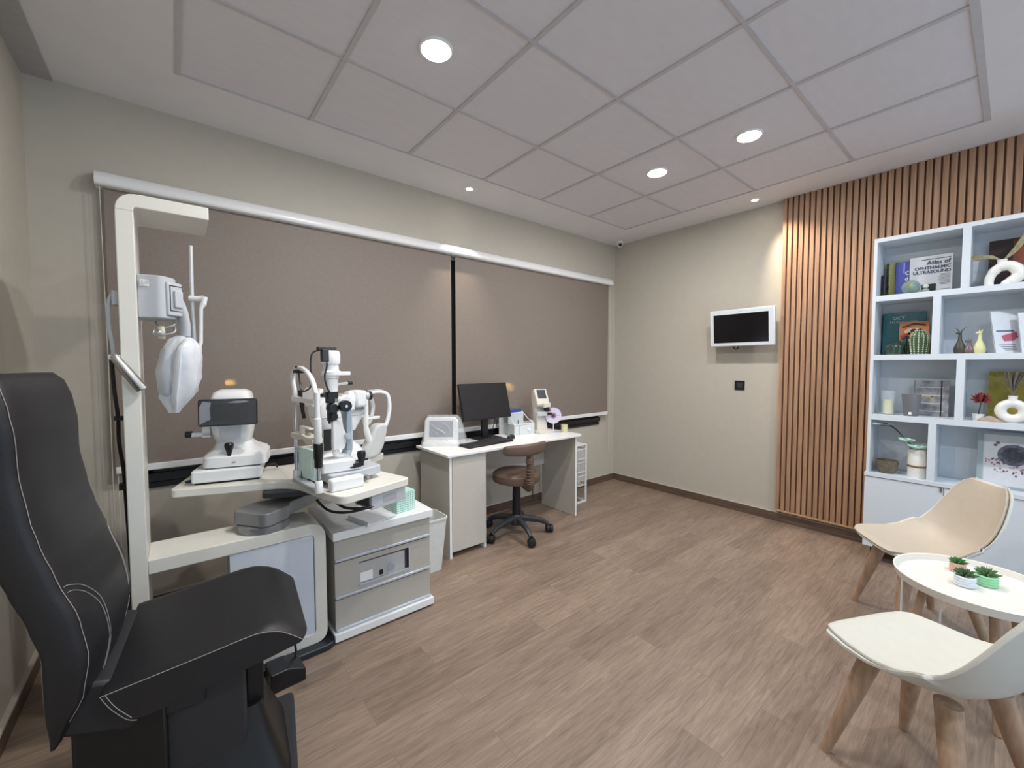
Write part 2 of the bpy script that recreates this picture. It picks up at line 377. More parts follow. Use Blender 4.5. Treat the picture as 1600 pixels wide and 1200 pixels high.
t = thing('security_camera', 'tiny white dome security camera in the far ceiling corner', 'camera', (4.10, 3.0, ZC))
obj('housing', B().lathe([(0.04, 0), (0.042, -0.02), (0.035, -0.035)], (4.10, 3.0, ZC)), GLOSSW, t, world=True)
obj('head', B().ell((4.09, 2.985, ZC-0.04), 0.032, 0.032, 0.032), GLOSSW, t, world=True)
obj('camera_lens', B().cyl((4.069, 2.966, ZC-0.052), 0.018, 0.012, M=None).ell((4.067, 2.964, ZC-0.05), 0.02, 0.02, 0.02), BLACK, t, world=True)

# ================================================================= slatted panel
sy0, sy1 = -0.95, 1.333
b = B(); b.mi = 1; b.box(4.198, XB, sy0, sy1, 0.112, ZC); b.mi = 0
n = int((sy1-sy0)/0.0405)
for i in range(n):
    y = sy1-0.0405*i; b.box(4.176, 4.199, y-0.0275, y, 0.118, ZC)
    b.box(4.190, 4.199, y-0.0405, y-0.0355, 0.118, ZC)
wp = thing('slatted_wall_panel', 'brown vertical wooden slat panel covering the wall around the bookcase', 'wall panel', (4.2, 0.4, 0.11))
obj('slats', b, [SLATW, SLATD], wp, world=True, smooth=0)
obj('bottom_edge', B().box(4.174, 4.206, sy0, sy1, 0.106, 0.118), mat('raw_panel_edge', (196, 158, 118), 0.6), wp, world=True)

# ================================================================= wall screen and socket
t = thing('wall_monitor', 'white framed display screen mounted on the beige wall', 'monitor', (4.08, 1.615, 1.77)); MTV = T(4.08, 1.615, 1.77) @ RY(-math.radians(5))
def tilt(bb, M): bb.v = [tuple(M @ Vector(p)) for p in bb.v]; return bb
poly = [(-0.28, -0.17), (0.28, -0.17), (0.28, 0.17), (-0.28, 0.17)]
obj('bezel', tilt(B().box(-0.03, 0.0, -0.28, 0.28, -0.171, 0.171), MTV), mat('cool_white_bezel', (216, 222, 228), 0.4), t, world=True, bevel=0.008)
obj('rear_housing', tilt(B().box(0.0, 0.035, -0.24, 0.24, -0.14, 0.14), MTV), GREYP, t, world=True, bevel=0.01)
obj('screen', tilt(B().box(-0.0325, -0.029, -0.232, 0.243, -0.136, 0.128), MTV), SCREEN, t, world=True)
obj('wall_bracket', B().box(4.09, XB, 1.55, 1.68, 1.71, 1.83), BLACK, t, world=True)
obj('brand_mark', tilt(B().box(-0.0315, -0.030, -0.012, 0.016, 0.146, 0.149), MTV), GREYP, t, world=True)
obj('cable', B().tube([(4.12, 1.70, 1.62), (4.11, 1.695, 1.585), (4.11, 1.675, 1.57), (4.11, 1.655, 1.585), (4.12, 1.65, 1.62)], 0.005, 8, 6), BLACK, t, world=True)
t = thing('wall_socket', 'small black square socket plate below the wall screen', 'socket', (XB, 1.678, 1.226))
obj('plate', B().box(XB-0.01, XB, 1.633, 1.723, 1.181, 1.271), BLACK, t, world=True, bevel=0.003)
obj('insert', B().box(XB-0.012, XB-0.009, 1.653, 1.703, 1.201, 1.251), DKGREY, t, world=True, bevel=0.002)

# ================================================================= BOOKCASE
SX = 3.88; BK = XB-0.05; SY1, SY0 = 0.662, -0.62; L1, L2, L3, L4 = 1.909, 1.493, 1.067, 0.643
t = thing('bookcase', 'white wall bookcase with staggered open compartments and closed base', 'bookcase', (4.04, 0.02, 0))
obj('side_panel', B().box(SX, BK, SY1-0.018, SY1, 0.643, 2.313), SHELFW, t, world=True)
obj('side_panel', B().box(SX, BK, SY0, SY0+0.018, 0.643, 2.313), SHELFW, t, world=True)
obj('top_panel', B().box(SX, BK, SY0+0.018, SY1-0.018, 2.285, 2.313), SHELFW, t, world=True)
obj('back_panel', B().box(BK-0.018, BK, SY0+0.018, SY1-0.018, 0.643, 2.285), SHELFW, t, world=True)
for z in (L1, L2, L3): obj('shelf', B().box(SX, BK-0.018, SY0+0.018, SY1-0.018, z-0.038, z), SHELFW, t, world=True)
for y, z0, z1 in [(0.217, L1, 2.285), (0.337, L2, L1-0.038), (0.218, L3, L2-0.038), (0.333, L4, L3-0.038), (-0.2, L1, 2.285), (-0.12, L2, L1-0.038), (-0.22, L3, L2-0.038), (-0.2, L4, L3-0.038)]:
    obj('divider', B().box(SX, BK-0.018, y-0.0185, y+0.0185, z0, z1), SHELFW, t, world=True)
obj('base_top', B().box(SX-0.006, BK, SY0-0.008, SY1+0.008, 0.618, 0.643), SHELFW, t, world=True)
obj('base_carcass', B().box(SX+0.018, BK, SY0-0.005, SY1+0.005, 0.105, 0.618), SHELFW, t, world=True)
for y0, y1 in [(0.27, SY1+0.006), (-0.14, 0.266), (SY0-0.006, -0.144)]:
    d = obj('door', B().box(SX, SX+0.018, y0, y1, 0.103, 0.613), SHELFW, t, world=True, bevel=0.001, seg=1)
    obj('finger_catch', B().box(SX-0.008, SX+0.002, y0+0.004, y0+0.016, 0.585, 0.613), STEEL, d, world=True)
for x in (SX+0.05, BK-0.05):
    for y in (SY1-0.05, SY0+0.05, 0.02): obj('foot', B().cyl((x, y, 0), 0.02, 0.105, 14), BLACK, t, world=True)

def bk(name, label, y0, y1, z, h_, m, x=4.06, th=0.02, lean=0.0, yaw=0.0, cat='book', spine=None, group=None):
    """a book standing upright, its cover towards the room; the base edge at x"""
    rz = yaw; hw = (y1-y0)/2; cy = (y0+y1)/2
    t = thing(name, label, cat, (x, cy, z), rz, group); 
    M = RY(lean)
    bb = B().box(0, 0.002, -hw, hw, 0, h_).box(th-0.002, th, -hw, hw, 0, h_).box(0, th, hw-0.002, hw, 0, h_)
    obj('cover', tilt(bb, M), m, t)
    obj('pages', tilt(B().box(0.002, th-0.002, -hw+0.003, hw-0.002, 0.003, h_-0.003), M), mat('paper', (226, 222, 208), 0.8), t)
    return t, T(x, cy, z) @ RZ(rz) @ M, hw
NAVY = mat('navy_ink', (44, 50, 92), 0.6)
# top-left compartment
t, M, hw = bk('book', 'black book against the side panel at the left end of the top shelf', 0.622, 0.641, L1, 0.165, mat('black_cover', (28, 26, 34), 0.5), x=4.03, th=0.03)
t, M, hw = bk('spiral_notebook', 'yellow-edged notebook with dark spiral binding left of the blue book', 0.556, 0.616, L1, 0.262, mat('yellow_green_cover', (188, 186, 120), 0.5), x=4.095, th=0.018, cat='notebook')
sp = B()
for k in range(22): sp.torus((0.006, hw, 0.012+k*0.0113), 0.009, 0.0028, 'z', 12, 6, M=None)
obj('spiral_binding', sp, mat('dark_spiral', (22, 40, 42), 0.4), t)
t, M, hw = bk('book', 'blue book with white letters left of the ultrasound atlas', 0.475, 0.572, L1, 0.25, mat('blue_cover', (66, 76, 160), 0.45), x=4.07, th=0.02)
text('title_text', 'C', 0.035, mat('white_ink', (235, 235, 240), 0.5), t, M @ T(-0.0015, -0.003, 0.155) @ FACE_MX, bold=0.001)
text('title_text', 'd', 0.035, mat('white_ink', (235, 235, 240), 0.5), t, M @ T(-0.0015, -0.003, 0.115) @ FACE_MX, bold=0.001)
obj('cover_stripe', B().box(-0.001, 0.0, 0.0, 0.006, 0.17, 0.24), mat('pale_blue_ink', (150, 160, 215), 0.5), t)
t, M, hw = bk('book', 'grey-white atlas of ophthalmic ultrasound facing out on the top shelf', 0.285, 0.497, L1, 0.262, mat('pale_grey_cover', (196, 200, 206), 0.45), x=4.05, th=0.028)
text('title_text', 'Atlas of', 0.036, NAVY, t, M @ T(-0.0015, -hw+0.012, 0.203) @ FACE_MX, 'RIGHT', 0.0008)
text('title_text', 'OPHTHALMIC', 0.0285, NAVY, t, M @ T(-0.0015, -hw+0.008, 0.172) @ FACE_MX, 'RIGHT', 0.0008, 0.98)
text('title_text', 'ULTRASOUND', 0.0285, NAVY, t, M @ T(-0.0015, -hw+0.008, 0.143) @ FACE_MX, 'RIGHT', 0.0008, 0.98)
sm = B(); sm.box(-0.001, 0, -hw+0.01, hw-0.06, 0.236, 0.241)
for k in range(9): sm.box(-0.001, 0, -hw+0.01, -hw+0.055+0.02*random.random(), 0.128-k*0.0085, 0.131-k*0.0085)
sm.box(-0.001, 0, -hw+0.01, -hw+0.06, 0.028, 0.030)
obj('small_print', sm, mat('grey_ink', (96, 98, 112), 0.6), t)
obj('cover_picture', B().box(-0.001, 0, -0.03, 0.04, 0.008, 0.07), mat('black_scan', (20, 20, 24), 0.5), t)
t = thing('glass_paperweight', 'round green glass ornament in front of the atlas', 'ornament', (3.96, 0.475, L1))
obj('bowl', B().ell((0, 0, 0.048), 0.05, 0.05, 0.048), mat('green_glazed_glass', (120, 146, 140), 0.12, noise=0.25, scale=25, coat=0.5), t)
st = B()
for k in range(12):
    a = k*PI/6; st.tube([(-0.0495, 0.005*math.cos(a), 0.055+0.005*math.sin(a)), (-0.043, 0.024*math.cos(a), 0.056+0.021*math.sin(a))], 0.0022, 6)
obj('gilt_star', st, mat('gilt', (206, 206, 160), 0.25, metal=0.6), t)
obj('rim', B().lathe([(0.035, 0), (0.038, 0.006), (0.03, 0.008)]), mat('gilt', (206, 206, 160)), t)
t = thing('perfume_bottle', 'little glass ornament with round stopper right of the green paperweight', 'ornament', (3.965, 0.402, L1))
obj('body', B().ell((0, 0, 0.016), 0.02, 0.02, 0.016), mat('grey_green_glass', (140, 156, 150), 0.15), t)
obj('stopper', B().ell((0, 0, 0.046), 0.016, 0.016, 0.016), mat('pale_glass', (196, 204, 196), 0.1), t)
# top-right compartment
t = thing('framed_picture', 'dark brown framed picture behind the white loop vase', 'picture', (4.07, 0.0, L1))
obj('frame', tilt(B().box(0, 0.018, -0.13, 0.13, 0, 0.31), RY(0.12)), mat('dark_brown_frame', (44, 28, 26), 0.4), t)
obj('picture_sheet', tilt(B().box(-0.001, 0.001, -0.12, 0.03, 0.01, 0.30), RY(0.12)), mat('rust_print', (120, 54, 36), 0.5, noise=0.5, scale=14), t)
t = thing('loop_vase', 'white ceramic arch vase with dried stems on the top shelf', 'vase', (3.955, 0.058, L1))
PORC = mat('white_porcelain', (232, 230, 226), 0.25, noise=0.01)
vb = B(); pts = [(0, 0.062, 0.0), (0, 0.06, 0.05), (0, 0.035, 0.10), (0, -0.005, 0.118), (0, -0.04, 0.10), (0, -0.058, 0.062), (0, -0.04, 0.03), (0, -0.012, 0.01), (0, -0.01, 0.0)]
vb.tube(pts, [0.021, 0.022, 0.026, 0.03, 0.03, 0.031, 0.031, 0.03, 0.026, 0.026], 16, 6)
vb.lathe([(0.028, 0.11), (0.021, 0.135), (0.02, 0.15), (0.0235, 0.157), (0.017, 0.157)], (0, 0.012, 0))
obj('body', vb, PORC, t)
STRAW = mat('dried_grass', (150, 142, 112), 0.8, noise=0.2, scale=60)
db = B()
for k in range(6): db.tube([(0, 0.012, 0.15), (0, 0.05, 0.17+0.003*k), (-0.01, 0.10, 0.176+0.003*k), (-0.02+0.006*k, 0.155, 0.172+0.006*k)], [0.002, 0.004, 0.007, 0.006], 8, 4)
for k in range(7): db.tube([(0, 0.01, 0.15), (0, -0.02-0.004*k, 0.2), (0, -0.05-0.008*k, 0.25+0.008*k), (0, -0.07-0.012*k, 0.30+0.01*k)], [0.002, 0.003, 0.006, 0.004], 6, 4)
obj('dried_stems', db, STRAW, t)
# second row
TEAL = mat('teal_cover', (44, 104, 112), 0.4, noise=0.08)
t, M, hw = bk('book', 'teal scan textbook standing behind the cacti', 0.405, 0.635, L2, 0.305, TEAL, x=4.10, th=0.022)
text('title_text', 'OCT', 0.030, mat('pale_teal_ink', (150, 190, 190), 0.5), t, M @ T(-0.0015, 0.06, 0.258) @ FACE_MX, bold=0.0006)
text('title_text', 'EN GLAUCOME', 0.021, mat('pale_teal_ink', (150, 190, 190)), t, M @ T(-0.0015, 0.075, 0.232) @ FACE_MX)
t, M, hw = bk('book', 'orange book with an eye on its cover, leaning behind the tall cactus', 0.385, 0.54, L2, 0.235, mat('orange_cover', (190, 120, 78), 0.4, noise=0.12, scale=12), x=4.06, th=0.02)
eb = B()
def lens_poly(w_, h_, n=14): return [(w_*math.cos(2*PI*k/n), h_*math.sin(2*PI*k/n)*abs(math.sin(2*PI*k/n))**0.3) for k in range(n)]
eb.prism(lens_poly(0.05, 0.026), -0.0012, 0, 'x', T(0, 0, 0.165)); obj('eye_print', eb, mat('pale_eye', (214, 190, 170), 0.5), t)
obj('iris_print', B().cyl((-0.002, 0, 0.167), 0.017, 0.0012, 20, 'x'), mat('brown_iris', (84, 36, 26), 0.5), t)
obj('brow_print', B().prism([(-0.06, 0.2), (0.0, 0.212), (0.06, 0.19), (0.062, 0.197), (0.0, 0.226), (-0.062, 0.212)], -0.0012, 0, 'x'), mat('brown_iris', (84, 36, 26)), t)
obj('red_print', B().prism([(0.01, 0.145), (0.065, 0.12), (0.07, 0.135), (0.02, 0.16)], -0.0012, 0, 'x'), mat('red_print', (176, 54, 44), 0.5), t)
def cactus(label, y, rr, hh, m, x=3.965, ribs=12, spots=False):
    t = thing('ceramic_cactus', label, 'ornament', (x, y, L2), 0, 'green ceramic cacti')
    rings = []; K = 14
    for i in range(K+1):
        tt = i/K; z = hh*tt; base = rr*(0.8+0.2*math.sin(tt*PI*0.8))*(1-max(0, (tt-0.6)/0.4)**2.4*0.93)
        rings.append([(base*(1+0.07*math.cos(ribs*a))*math.cos(a), base*(1+0.07*math.cos(ribs*a))*math.sin(a), z) for a in [2*PI*j/96 for j in range(96)]])
    obj('body', B().loft(rings), m, t)
    if spots:
        d = B()
        for j in range(ribs):
            a = 2*PI*j/ribs
            for k in range(14):
                tt = (k+0.6)/15; base = rr*(0.8+0.2*math.sin(tt*PI*0.8))*(1-max(0, (tt-0.6)/0.4)**2.4*0.93)*1.065
                d.ell((base*math.cos(a), base*math.sin(a), hh*tt), 0.0042, 0.0042, 0.004, 6, 4)
        obj('spines', d, mat('cream_dots', (222, 224, 190), 0.4), t)
    return t
CG = mat('dark_green_glaze', (44, 66, 52), 0.15, noise=0.15, coat=0.5)
cactus('small dark green ceramic cactus, lowest of the three', 0.545, 0.043, 0.085, CG, 3.94)
cactus('middle dark green ceramic cactus standing behind the other two', 0.49, 0.04, 0.135, mat('deep_green_glaze', (30, 48, 38), 0.15, coat=0.5), 4.01)
cactus('tallest ceramic cactus with cream dots at the right', 0.42, 0.046, 0.178, mat('green_glaze', (62, 90, 62), 0.2, coat=0.4), 3.965, spots=True)
def deer(label, y, hh, m, antler):
    t = thing('deer_figurine', label, 'figurine', (3.965, y, L2), 0, 'three deer-shaped bottle figurines')
    k = hh/0.165
    b = B().sloft([(0, 0, 0, 0.018, 0.022), (0, 0, 0.012, 0.023, 0.028), (0, 0, 0.035*k, 0.024, 0.029), (0, 0, 0.06*k, 0.018, 0.021), (0, 0, 0.09*k, 0.009, 0.010), (0, 0, 0.118*k, 0.0075, 0.008), (0, 0.0, 0.135*k, 0.006, 0.007)], 20, e=0.9)
    b.ell((-0.004, 0.006, 0.134*k), 0.008, 0.014, 0.0085, 12, 8)
    obj('body', b, m, t)
    a = B()
    if antler:
        a.tube([(0, 0.0, 0.13*k), (0, 0.008, 0.15*k), (0, 0.024, 0.172*k)], [0.005, 0.0035, 0.0015], 8, 4)
        a.tube([(0, 0.0, 0.13*k), (0, -0.008, 0.15*k), (0, -0.026, 0.172*k)], [0.005, 0.0035, 0.0015], 8, 4)
        obj('antlers', a, m, t)
    else:
        a.tube([(0, 0.002, 0.138*k), (0, 0.004, 0.158*k)], [0.004, 0.0015], 8, 3); a.tube([(0, -0.004, 0.138*k), (0, -0.012, 0.156*k)], [0.004, 0.0015], 8, 3)
        obj('ears', a, m, t)
deer('dark olive deer figurine with spread antlers, leftmost of three', 0.232, 0.165, mat('olive_glaze', (66, 68, 58), 0.35), True)
deer('short brown deer figurine between the other two', 0.19, 0.10, mat('mauve_brown_glaze', (112, 90, 90), 0.35), False)
deer('pale yellow deer figurine, rightmost of three', 0.146, 0.16, mat('pale_yellow_glaze', (216, 214, 160), 0.35), False)
t, M, hw = bk('brochure', 'white brochure with a pink and blue drawing leaning right of the deer', -0.045, 0.085, L2, 0.27, mat('white_cover', (206, 212, 220), 0.4), x=3.95, th=0.008, lean=0.25, yaw=0.5, cat='brochure')
bb = B(); bb.box(-0.001, 0, -0.03, 0.05, 0.135, 0.145, ); obj('blue_band', tilt(bb, RY(0.25)), mat('slate_ink', (84, 98, 132), 0.5), t)
obj('pink_print', tilt(B().prism([(0.02, 0.075), (0.03, 0.11), (0.0, 0.12), (-0.04, 0.135), (-0.045, 0.10), (-0.02, 0.078)], -0.0012, 0, 'x'), RY(0.25)), mat('pink_ink', (176, 84, 110), 0.5), t)
ln = B()
for k in range(4): ln.box(-0.001, 0, -0.03, 0.045-0.008*k, 0.05-k*0.011, 0.053-k*0.011)
obj('small_print', tilt(ln, RY(0.25)), mat('grey_ink', (96, 98, 112)), t)
t, M, hw = bk('brochure', 'white leaflet with a yellow corner at the right edge of the second shelf', -0.13, -0.02, L2, 0.25, mat('white_cover', (206, 212, 220)), x=3.93, th=0.008, lean=0.25, yaw=0.4, cat='brochure')
obj('yellow_print', tilt(B().box(-0.001, 0, -0.05, 0.03, 0.01, 0.10), RY(0.25)), mat('ochre_ink', (200, 178, 96), 0.5), t)
# third row
t = thing('candle', 'pale yellow pillar candle in a clear glass', 'candle', (3.96, 0.568, L3))
obj('wax', B().lathe([(0.028, 0.004), (0.028, 0.105), (0.0, 0.104)], n=28), mat('pale_yellow_wax', (224, 222, 178), 0.5), t)
obj('wick', B().cyl((0, 0, 0.1), 0.0012, 0.016, 6), BLACK, t)
obj('glass', B().lathe([(0.0, 0), (0.038, 0), (0.039, 0.17), (0.037, 0.17), (0.036, 0.004), (0.0, 0.003)], n=32), clear('thin_clear_glass', (220, 230, 236), 0.14, 0.05), t)
t = thing('tumbler', 'smoky grey glass tumbler in front of the silver photo box', 'glass', (3.955, 0.447, L3))
obj('body', B().lathe([(0.0, 0), (0.038, 0), (0.052, 0.15), (0.049, 0.15), (0.036, 0.006), (0.0, 0.006)], n=32), clear('smoky_glass', (130, 130, 136), 0.6, 0.15), t)
obj('emblem', B().box(-0.0405, -0.0395, -0.008, 0.008, 0.012, 0.028), GLOSSW, t)
t, M, hw = bk('photo_box', 'silver patterned box with a black elastic band, behind the tumbler', 0.275, 0.445, L3, 0.245, mat('silver_check', (150, 152, 160), 0.35, noise=0.5, scale=22), x=4.05, th=0.03, cat='box')
pb = B()
for k in range(4):
    pb.box(-0.001, 0, -0.06, 0.078, 0.03+0.055*k, 0.036+0.055*k)
obj('silver_lines', pb, mat('silver_ink', (206, 208, 214), 0.3), t)
obj('gold_line', B().box(-0.0015, 0, -0.01, 0.06, 0.13, 0.136).box(-0.0015, 0, -0.01, 0.0, 0.10, 0.136), mat('gold_ink', (190, 170, 110), 0.4), t)
obj('elastic_band', B().box(-0.002, 0.032, -0.052, -0.046, 0, 0.246), BLACK, t)
t = thing('leaf_ornament', 'dark red monstera leaf ornament in a small white pot', 'ornament', (3.965, 0.137, L3))
obj('pot', B().lathe([(0.024, 0), (0.028, 0.04), (0.025, 0.04), (0.02, 0.034)]), PORC, t)
obj('stem', B().tube([(0, 0.0, 0.035), (0, -0.004, 0.07), (0, -0.009, 0.12)], 0.0028, 8, 4), mat('dark_stem', (60, 50, 46), 0.5), t)
lb = B(); RED = mat('dark_red_leaf', (120, 38, 34), 0.5)
for sgn in (1, -1):
    for k in range(5):
        a = -0.25+k*0.36; ln_ = [0.036, 0.05, 0.052, 0.044, 0.038][k]
        p0 = Vector((0, 0, 0.004*k)); d = Vector((0, sgn*math.cos(a), math.sin(a)*1.05+0.06)); nn = Vector((0, -d.z, d.y))
        q = [p0-nn*0.005, p0+d*ln_*0.6-nn*0.0085, p0+d*ln_, p0+d*ln_*0.6+nn*0.0085, p0+nn*0.005]
        lb.loft([[(x_, v.y, v.z) for v in q] for x_ in (-0.0015+0.001*sgn, 0.0015+0.001*sgn)], T(0, -0.01, 0.122))
lb.ell((0, -0.01, 0.148), 0.003, 0.013, 0.032)
obj('leaf', lb, RED, t)
t = thing('stone_slab', 'rough beige mineral stone beside the ring vase', 'stone', (3.935, 0.085, L3))
obj('rock', B().sloft([(0, 0, 0, 0.028, 0.055), (0, 0.004, 0.008, 0.027, 0.05), (0.003, 0.006, 0.02, 0.018, 0.034), (0.006, 0.004, 0.031, 0.008, 0.014), (0.008, 0.002, 0.034, 0.002, 0.004)], 11, e=0.9), mat('beige_stone', (170, 152, 136), 0.8, noise=0.2, scale=40), t, smooth=20)
t = thing('ring_vase', 'white ceramic ring vase with a round hole on the third shelf', 'vase', (3.955, 0.0, L3))
b = B().torus((0, 0, 0.071), 0.047, 0.026, 'x', 44, 18); b.lathe([(0.022, 0.135), (0.0185, 0.15), (0.02, 0.166), (0.016, 0.166)], (0, 0.0, -0.002))
obj('body', b, PORC, t)
db = B()
for k in range(16):
    a = k*2.4; q = 0.018+0.035*random.random()
    db.tube([(0, 0, 0.16), (0.1*q*math.cos(a), 0.3*q*math.sin(a), 0.2), (0.4*q*math.cos(a), 0.8*q*math.sin(a)+0.004, 0.25), (0.8*q*math.cos(a), 1.5*q*math.sin(a), 0.31)], [0.0015, 0.002, 0.004, 0.005], 6, 4)
obj('dried_stems', db, mat('grey_pampas', (112, 106, 98), 0.9, noise=0.2), t)
t = thing('canvas_print', 'mustard yellow canvas picture behind the ring vase', 'picture', (4.08, -0.02, L3))
obj('canvas', tilt(B().box(0, 0.02, -0.15, 0.125, 0, 0.31), RY(0.1)), mat('mustard_canvas', (150, 138, 52), 0.6, noise=0.3, scale=12), t)
# lowest row
t = thing('stone_bowl', 'small brown-grey stone bowl on the lowest open shelf', 'bowl', (3.965, 0.562, L4))
obj('body', B().lathe([(0.0, 0), (0.04, 0), (0.058, 0.03), (0.063, 0.092), (0.057, 0.092), (0.05, 0.035), (0.0, 0.02)], n=32), mat('mottled_stone', (112, 102, 86), 0.6, noise=0.3, scale=70), t)
t = thing('white_vase', 'white cylindrical vase with a thin gold band and green flowers', 'vase', (3.96, 0.405, L4))
obj('body', B().lathe([(0.0, 0), (0.048, 0), (0.05, 0.012), (0.05, 0.19), (0.046, 0.198), (0.042, 0.198), (0.042, 0.02), (0, 0.02)], n=36), PORC, t)
obj('gold_band', B().lathe([(0.0505, 0.072), (0.051, 0.074), (0.051, 0.084), (0.0505, 0.086)], n=36), mat('gold_ribbon', (150, 120, 76), 0.35, metal=0.4), t)
obj('branch', B().tube([(0, 0, 0.19), (-0.03, 0.02, 0.215), (-0.03, 0.07, 0.27), (-0.035, 0.11, 0.325), (-0.04, 0.16, 0.36), (-0.05, 0.215, 0.362)], [0.004, 0.004, 0.0035, 0.003, 0.003, 0.002], 8, 4)
    .tube([(-0.03, 0.07, 0.27), (-0.05, 0.13, 0.34), (-0.06, 0.19, 0.345)], 0.002, 6, 4), mat('dark_twig', (46, 40, 38), 0.6), t)
def flower(parent, c, R, seed):
    rnd = random.Random(seed); b = B()
    for k in range(11):
        a = k*2.399; e = 0.25+0.75*k/11; rr = R*(0.35+0.65*k/11)
        b.ell((0, 0, 0), rr*0.55, rr*0.42, rr*0.2, 10, 6, T(c[0], c[1], c[2]) @ RZ(a) @ RY(-0.9+0.8*k/11) @ T(rr*0.55, 0, 0))
    obj('flower', b, mat('mint_petals', (172, 206, 192), 0.5, noise=0.12), parent)
flower(t, (-0.03, -0.005, 0.205), 0.06, 1); flower(t, (-0.045, 0.06, 0.25), 0.055, 2); flower(t, (-0.05, 0.215, 0.35), 0.035, 3); flower(t, (-0.045, 0.14, 0.355), 0.02, 4); flower(t, (-0.05, 0.02, 0.215), 0.04, 6)
t = thing('framed_picture', 'grey framed iris artwork with scattered flowers on the lowest open shelf', 'picture', (4.0, -0.035, L4), 0.0)
MM = RY(0.12)
obj('frame', tilt(B().box(0, 0.02, -0.18, 0.17, 0, 0.018).box(0, 0.02, -0.18, 0.17, 0.336, 0.354).box(0, 0.02, -0.18, -0.15, 0.018, 0.336).box(0, 0.02, 0.145, 0.17, 0.018, 0.336), MM), mat('grey_green_frame', (150, 166, 172), 0.4), t)
obj('mount', tilt(B().box(0.006, 0.016, -0.15, 0.145, 0.018, 0.336), MM), mat('mount_card', (210, 212, 218), 0.6), t)
b = B()
for q0, q1 in [(0.050, 0.066), (0.034, 0.048), (0.0, 0.016)]:
    b.lathe([(q0, 0), (q1, 0), (q1, 0.0012), (q0, 0.0012)], (0.0045, 0.02, 0.215), 40, None, 'x')
obj('iris_print', tilt(b, MM), mat('grey_iris_ink', (100, 102, 118), 0.6, noise=0.35, scale=60), t)
b = B(); b.lathe([(0.016, 0), (0.05, 0), (0.05, 0.001), (0.016, 0.001)], (0.005, 0.02, 0.215), 40, None, 'x')
obj('iris_ring_print', tilt(b, MM), mat('pale_iris_ink', (146, 148, 160), 0.6, noise=0.3, scale=80), t)
b = B(); rnd = random.Random(5)
for k in range(70):
    a = rnd.uniform(-2.9, -0.2); q = rnd.uniform(0.05, 0.125); yy = 0.02+q*math.cos(a)*1.0; zz = 0.205+q*math.sin(a)*0.95; s_ = rnd.uniform(0.002, 0.0065)
    if not (-0.14 < yy < 0.135): continue
    b.mi = k % 3; b.cyl((0.0045, yy, zz), s_, 0.0012, 7, 'x')
for yy, zz in [(0.085, 0.285), (0.095, 0.27), (-0.11, 0.29), (-0.1, 0.28)]: b.mi = 2; b.cyl((0.0045, yy, zz), 0.009, 0.0012, 7, 'x')
obj('petal_print', tilt(b, MM), [mat('plum_ink', (112, 66, 84), 0.6), mat('rose_ink', (170, 120, 132), 0.6), mat('slate_petal_ink', (98, 104, 122), 0.6)], t)
# ================================================================= INSTRUMENT STAND
t = thing('ophthalmic_unit', 'cream ophthalmic instrument stand with tall hooked column and swivelling table', 'instrument stand', (0.2, 2.28, 0))
FY0, FY1 = 2.17, 2.395
arm_poly = round_poly([(-0.157, 0.03), (-0.157, 2.082), (0.131, 2.082), (0.131, 2.031), (-0.104, 2.031), (-0.104, 0.03)], [0, 0.075, 0.004, 0.004, 0.012, 0], 8)
obj('column', B().prism(arm_poly, FY0, 2.455, 'y'), CREAM, t, world=True, bevel=0.003)
obj('column_joint', B().box(-0.1575, -0.1035, FY0-0.0006, FY0, 2.0145, 2.0155), GREYP, t, world=True)
beam = round_poly([(-0.104, 0.583), (-0.104, 0.640), (0.566, 0.640), (0.566, 0.03), (0.08, 0.03), (0.08, 0.084), (0.511, 0.084), (0.511, 0.583)], [0, 0, 0.085, 0.06, 0, 0, 0.02, 0.02], 8)
obj('side_frame', B().prism(beam, FY0, FY1, 'y'), CREAM, t, world=True, bevel=0.003)
obj('front_panel', B().prism(round_poly([(0.166, 0.084), (0.5, 0.084), (0.508, 0.09), (0.508, 0.581), (0.166, 0.581)], [0, 0, 0, 0.015, 0]), FY0+0.006, FY0+0.03, 'y'), mat('cool_white_panel', (214, 220, 230), 0.3, noise=0.01), t, world=True)
obj('rear_cabinet', B().box(0.17, 0.506, FY0+0.03, FY1-0.01, 0.084, 0.581), mat('cool_white_panel', (214, 220, 230)), t, world=True)
obj('base_plate', B().prism(round_poly([(-0.2, 2.12), (0.6, 2.12), (0.6, 2.47), (-0.2, 2.47)], 0.06), 0, 0.032), mat('blue_black_base', (34, 38, 44), 0.35), t, world=True, bevel=0.006)
obj('swivel_ring', B().lathe([(0.0, 0.638), (0.108, 0.638), (0.11, 0.646), (0.11, 0.672), (0.104, 0.676), (0.0, 0.676)], (0.315, 2.278, 0), 48), GREYM, t, world=True)
A35 = math.radians(35.5); MA = T(0.315, 2.275, 0) @ RZ(A35)
hp = round_poly([(-0.09, -0.103), (0.05, -0.103), (0.09, -0.065), (0.45, -0.065), (0.45, 0.065), (0.09, 0.065), (0.05, 0.103), (-0.09, 0.103)], [0.045, 0.05, 0.03, 0.06, 0.06, 0.03, 0.05, 0.045])
obj('swivel_arm', B().prism(hp, 0.678, 0.74, 'z', MA), GREYM, t, world=True, bevel=0.004)
obj('table_hub', B().lathe([(0.075, 0.735), (0.09, 0.76), (0.10, 0.80)], (0.62, 2.49, 0), 32), DKMATT, t, world=True)
obj('table_bracket', B().prism(round_poly([(0.3, 2.28), (0.78, 2.1), (0.86, 2.45), (0.45, 2.66)], 0.06), 0.776, 0.801), DKGREY, t, world=True)
